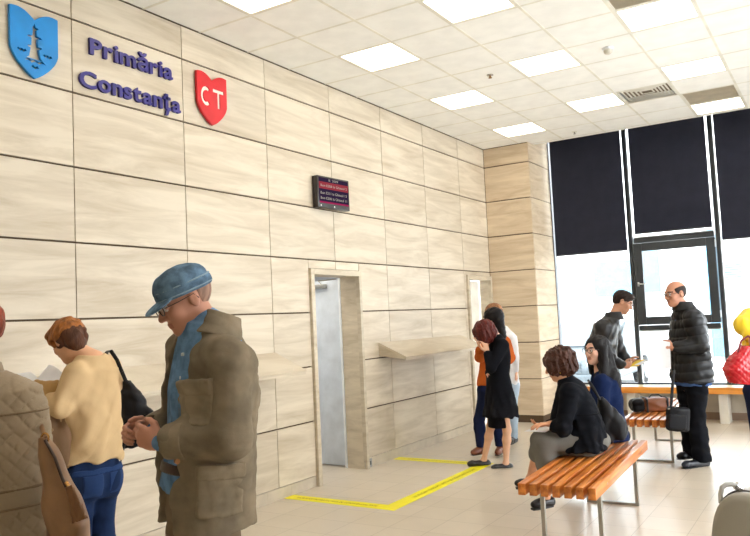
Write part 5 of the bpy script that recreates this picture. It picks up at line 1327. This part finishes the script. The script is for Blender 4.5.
def man_bald():
    D = 7.35; F = nrm(-HR*.96-HA*.15); L = np.cross(UP, F)
    hip = at(692, 380, D); base = floor_of(at(694, 400, D))
    s = Fig(base, F, 'balding man in a black puffer jacket holding a white sheet by the window', k=1.03, h=.006, skin=(190, 134, 108), lips=(164, 104, 88), brow=(70, 52, 46))
    J = s.J; J.update(hip=hip, waist=at(690, 358, D), chest=at(688, 336, D), sh=at(688, 316, D), neck=at(683, 305, D), side=L, crotch=hip-UP*.1)
    J['sl'] = at(693, 320, D-.17); J['el'] = at(700, 346, D-.22); J['wl'] = at(674, 347.5, D-.2)
    J['sr'] = at(683, 319, D+.17); J['er'] = at(684, 348, D+.2); J['wr'] = at(672, 350, D+.1)
    J['hl'] = hip+L*.095; J['hr'] = hip-L*.095
    J['kl'] = at(697, 422, D-.04); J['al'] = at(702, 458.5, D-.05); J['tl'] = at(687, 464.5, D-.12)
    J['kr'] = at(688, 418, D+.12); J['ar'] = at(692, 450, D+.18); J['tr'] = at(682, 456, D+.14)
    hd = J['head'] = Head(at(675.5, 294, D), nrm(-HR*.93-HA*.28-UP*.08), k=1.05)
    s.extra += hand_ops(J['wl'], nrm(-HR*.95+UP*.15), HA, UP, 1., (.7, .8, .8, .9))+hand_ops(J['wr'], nrm(-HR), -HA, UP, 1., (.8, .8, .8, .9))
    s.body(); eyes(hd, s.root); glasses(hd, s.root, plain('glasses_frame', (30, 28, 30), .3))
    s.g('hair', [P_(hd.e(-.014, 0, .026, (.0985, .0805, .086)), .02), ('-', hd.e(.045, 0, .115, (.11, .058, .060)), .01), ('-', hd.e(.125, 0, -.03, (.095, .13, .125)), .006), ('-', hd.e(.0, 0, -.12, (.16, .12, .085)), .006), ('-', hd.e(-.004, .09, -.004, (.024, .03, .036)), .004), ('-', hd.e(-.004, -.09, -.004, (.024, .03, .036)), .004)], hairmat('hair_dark_short', (40, 27, 22)), h=.004, it=1)
    pf = plain('puffer_black', (22, 23, 27), .45, spec=.3, var=.12)
    co = [P_(loft([(hip-UP*.02, .215, .165), (hip+UP*.05, .222, .175), (J['waist'], .210, .165), (J['chest'], .205, .158), (J['sh'], .185, .12), (J['neck'], .09, .085)], L, 2.4), .04)]
    for q in 'lr': S_, E_, W_ = J['s'+q], J['e'+q], J['w'+q]; co += [P_(rc(S_, E_, .088, .074), .05), P_(rc(E_, E_+(W_-E_)*.86, .070, .055), .02)]
    fp = folds(.003, 40, 7)
    s.g('puffer_jacket', co+[above(hip[2]-.01)], pf, lambda x, y, z: .008-.014*np.sqrt(np.abs(np.sin(PI*(z+.015*np.sin(9*x))/.085)))+fp(x, y, z), h=.006, it=1)
    s.g('jacket_collar', [P_(loft([(J['neck']-UP*.05, .115, .105), (J['neck']+UP*.035+F*.0, .088, .085)], L, 2.2), .01), ('-', loft([(J['neck']-UP*.10, .08, .075), (J['neck']+UP*.07, .076, .072)], L, 2.2), .005)], pf, h=.005)
    s.g('shirt', [P_(s.torso(.018, 1, 5, 1., 1.), .03), P_(loft([(hip-UP*.045, .195, .15), (hip+UP*.05, .19, .15)], L, 2.4), .01)], fabric('shirt_blue', (66, 92, 140)), folds(.004, 40, 3), h=.007)
    tro = [P_(s.torso(.006, 0, 2), .03)]
    for q in 'lr': tro += s.leg(q, .016, 1.0, .032)
    s.g('trousers', tro+[above(.05)], fabric('trousers_black', (16, 18, 24)), folds(.006, 26, 9), h=.007)
    s.shoes(plain('shoe_navy_black', (16, 20, 32), .35), k=1.05)
    sheet_top('paper_sheet', [at(653, 339, D-.21), at(670, 342, D-.215), at(671, 369, D-.22), at(654, 369, D-.215)], M_PAPER, 'white sheet of paper held upright by the balding man', 'paper', .01)
    g = empty('laptop_bag', tuple(at(678, 418, 7.2)), 0, 'black laptop bag hanging on a long strap in front of the balding man', 'bag'); gD = 7.18; gl = np.array(g.location[:])
    bl = plain('bag_black_nylon', (17, 17, 22), .55, spec=.25, bump=.2)
    sdf_mesh('bag_body', [P_(bo(at(678, 419, gD), (.105, .045, .115), [nrm(HR-UP*.12), HA, nrm(UP+HR*.12)], .03), .01)], bl, g, .006, disp=folds(.004, 26, 3))
    sdf_mesh('front_pocket', [P_(bo(at(677.5, 422, gD-.05), (.085, .014, .07), [nrm(HR-UP*.12), HA, nrm(UP+HR*.12)], .012), .01)], bl, g, .005)
    b = MB(); b.tube([at(671, 409, gD)-gl, at(672, 392, gD)-gl, at(673, 380, gD)-gl, at(674, 370, gD+.0)-gl], .016, 8, flat=.3); b.build('strap', bl, g, True)
    b = MB(); b.tube([at(675, 409, gD-.02)-gl, at(675.5, 404, gD-.02)-gl], .007, 8); b.tube([at(668, 409, gD-.02)-gl, at(679, 408, gD-.02)-gl], .006, 8); b.build('buckle', M_STEEL, g, True)
man_bald()

def briefcase():
    D = 7.98
    g = empty('travel_bag', tuple(at(655, 414, D)), 0, 'brown travel bag with black straps and end pocket lying on the far bench', 'bag'); gl = np.array(g.location[:])
    E = [HR, HA, UP]
    z0 = .462; c = at(655, 408, D); c[2] = z0+.073
    br_ = plain('leather_brown', (126, 74, 44), .4, spec=.5, var=.15, bump=.1)
    bl = plain('bag_black_nylon', (17, 17, 22), .55, spec=.25, bump=.2)
    sdf_mesh('bag_body', [P_(bo(c, (.145, .10, .072), E, .035), .01)], br_, g, .006, disp=folds(.003, 30, 2))
    e = c-HR*.19; sdf_mesh('end_pocket', [P_(bo(e, (.065, .095, .066), E, .045), .02)], bl, g, .006, disp=folds(.006, 34, 4))
    for dx in (-.115, .10):
        b = MB(); p = [c+HR*dx+HA*.102*math.cos(a)*1.03+UP*.074*math.sin(a)*1.05 for a in np.linspace(0, 2*PI, 25)]
        q = [c+HR*dx-HA*.105+UP*k for k in (-.07, -.03, .03, .06)]+[c+HR*dx-HA*.07+UP*.078, c+HR*dx+HA*.07+UP*.078]
        b.tube([v-gl for v in q], .012, 8, flat=.4); b.build('strap', bl, g, True)
    b = MB(); b.tube([c+HR*-.06+UP*.075-gl, c+HR*-.03+UP*.10-gl, c+HR*.05+UP*.10-gl, c+HR*.08+UP*.075-gl], .008, 8); b.build('handle', bl, g, True)
briefcase()

# ================================================================== person in yellow at the right edge
def person_yellow():
    D = 6.0; F = nrm(HR*.2+HA*.95); L = np.cross(UP, F)
    hip = at(768, 392, D); base = floor_of(hip)
    s = Fig(base, F, 'person in a bright yellow padded jacket cut off by the right edge of the picture', fem=True, k=.97, h=.008, skin=(206, 150, 120))
    J = s.J; J.update(hip=hip, waist=at(768, 366, D), chest=at(769, 342, D), sh=at(770, 316, D), neck=at(771, 304, D), side=L, crotch=hip-UP*.1)
    J['sl'] = at(752, 318, D); J['el'] = at(743, 325, D-.12); J['wl'] = at(752, 339, D-.26)
    J['sr'] = at(789, 318, D); J['er'] = at(794, 348, D); J['wr'] = at(790, 372, D-.1)
    for q, sg in (('l', 1), ('r', -1)):
        J['h'+q] = hip+L*sg*.085; kk = floor_of(base+L*sg*.09); J['k'+q] = vec(kk[0], kk[1], .47); J['a'+q] = vec(kk[0], kk[1], .09); J['t'+q] = J['a'+q]+F*.14-UP*.05
    hd = J['head'] = Head(at(772, 288, D), F, k=.97)
    s.extra += hand_ops(J['wl'], nrm(-HR*.1-UP*.9), HR, -HA, .9, (.9, .9, .9, 1.))+hand_ops(J['wr'], -UP, HR, F, .9)
    s.body()
    s.g('hair', [P_(hd.e(-.016, 0, .035, (.115, .094, .10)), .02), P_(hd.e(-.05, 0, -.05, (.06, .08, .09)), .03), ('-', hd.e(.12, 0, -.04, (.075, .065, .085)), .012)], hairmat('hair_dark_brown', (78, 46, 28)), h=.008)
    ym = plain('jacket_yellow', (244, 208, 20), .45, sheen=.2)
    co = [P_(loft([(J['waist']-UP*.06, .185, .145), (J['waist'], .18, .14), (J['chest'], .185, .145), (J['sh'], .17, .115), (J['neck'], .08, .07)], L, 2.4), .04)]
    for q in 'lr': S_, E_, W_ = J['s'+q], J['e'+q], J['w'+q]; co += [P_(rc(S_, E_, .085, .070), .05), P_(rc(E_, E_+(W_-E_)*.72, .068, .045), .02)]
    s.g('padded_jacket', co+[above(J['waist'][2]-.05)], ym, folds(.009, 32, 7), h=.007)
    tro = [P_(s.torso(.012, 0, 4), .03)]
    for q in 'lr': tro += s.leg(q, .010, 1.0, .012)
    s.g('trousers', tro+[above(.05), below(J['waist'][2])], fabric('jeans_navy', (26, 34, 66)), h=.009)
    s.shoes(plain('shoe_black_leather', (34, 30, 30), .35))
    gD = D-.27; g = empty('handbag', tuple(at(742, 362, gD)), 0, 'glossy red quilted handbag hanging from the arm of the person in yellow', 'bag'); gl = np.array(g.location[:])
    rm = plain('bag_red_glossy', (186, 8, 26), .25, spec=.5, coat=.3)
    def q_(x, y, z):
        u = (x-gl[0])*HR[0]+(y-gl[1])*HR[1]; zz = z-gl[2]; c = .05
        return -.0045*np.sqrt(np.minimum(np.abs(np.sin(PI*(u+zz)/c)), np.abs(np.sin(PI*(u-zz)/c))))
    bp_ = [P_(loft([(at(747, 346, gD), .035, .03), (at(744, 358, gD), .105, .065), (at(743, 370, gD), .145, .08), (at(745, 383, gD), .12, .075)], HR, 3.), .02)]
    sdf_mesh('bag_body', bp_, rm, g, .005, disp=q_, it=1)
    b = MB()
    for dd in (-.03, .03): b.tube([at(738, 352, gD+dd)-gl, at(741, 341, gD+dd)-gl, at(748, 336, gD+dd)-gl, at(755, 341, gD+dd)-gl, at(758, 352, gD+dd)-gl], .008, 8)
    b.build('handle', plain('handle_dark_red', (120, 30, 40), .3), g, True)
person_yellow()

# ================================================================== grey hard case at the lower right corner
def hard_case():
    D = 4.0; c = at(752, 546, D); base = floor_of(c)
    g = empty('hard_shell_case', tuple(base), 0, 'grey hard-shell case with a tubular handle in the lower right corner', 'case')
    W_ = nrm(HA*.80+HR*.60); U_ = nrm(HR*.80-HA*.60); A, B = .185, .262; zc = B+.035
    def outline(a, b, n=2.7, m=48): return [(math.copysign(abs(math.cos(t))**(2/n), math.cos(t))*a, math.copysign(abs(math.sin(t))**(2/n), math.sin(t))*b) for t in np.linspace(0, 2*PI, m, endpoint=False)]
    tilt = math.radians(-8)
    def P3(u, v, w): 
        u2 = u*math.cos(tilt)-v*math.sin(tilt); v2 = u*math.sin(tilt)+v*math.cos(tilt)
        q = U_*u2+W_*w+UP*(v2+zc); return Vector(tuple(q))
    def shell(name, a, b, w0, w1, mat, dome=.0):
        bm_ = MB(); rings = []
        for k, (w_, s_) in enumerate(((w0, .86), (w0-dome*.0+.012, .965), (w0+.03, 1.), (w1-.03, 1.), (w1-.012, .965), (w1, .86))):
            rings.append([bm_.b.verts.new(P3(x*s_, y*s_, w_)) for x, y in outline(a, b)])
        n = len(rings[0])
        for r0, r1 in zip(rings[:-1], rings[1:]):
            for j in range(n): bm_.b.faces.new((r0[j], r0[(j+1) % n], r1[(j+1) % n], r1[j]))
        bm_.b.faces.new(rings[0]); bm_.b.faces.new(rings[-1]); return bm_.build(name, mat, g, True)
    gr = plain('case_grey', (150, 144, 132), .4, spec=.5, var=.03); wh = plain('case_pale_grey', (206, 206, 208), .35, var=.03)
    shell('front_shell', A, B, -.10, .0, gr); shell('back_shell', A*.985, B*.985, .004, .20, wh)
    b = MB(); b.tube([P3(x*1.004, y*1.004, .002) for x, y in outline(A, B)]+[P3(A*1.004, 0, .002)], .005, 8, False); b.build('seam_piping', plain('case_dark', (92, 88, 84), .5), g, True)
    b = MB(); h0 = [at(721, 503, D+.06), at(720.5, 494, D+.06), at(722, 487.5, D+.06), at(726, 484.5, D+.06), at(732, 484, D+.06), at(738, 486.5, D+.06)]
    bl_ = np.array(g.location[:]); b.tube([p-bl_ for p in h0], .013, 14); b.build('handle', plain('handle_grey', (176, 174, 170), .35, .2), g, True)
    b = MB(); b.tube([at(735.5, 485.5, D+.06)-bl_, at(741, 488.5, D+.06)-bl_], [.021, .021], 16); b.build('handle_joint', plain('chrome', (200, 200, 204), .12, 1.), g, True)
    b = MB(); b.tube([at(739, 487.5, D+.06)-bl_, at(741.5, 494, D+.06)-bl_, at(746, 500, D+.08)-bl_], .014, 12); b.build('handle_arm', plain('handle_grey', (176, 174, 170), .35, .2), g, True)
    for sx in (-.09, .09):
        for w_ in (-.05, .13):
            b = MB(); p = U_*sx+W_*w_; b.tube([p+UP*.024-W_*.01, p+UP*.024+W_*.01], .022, 16); b.build('wheel', M_BLACK, g, True)
            
hard_case()
print('SDF verts', NV)
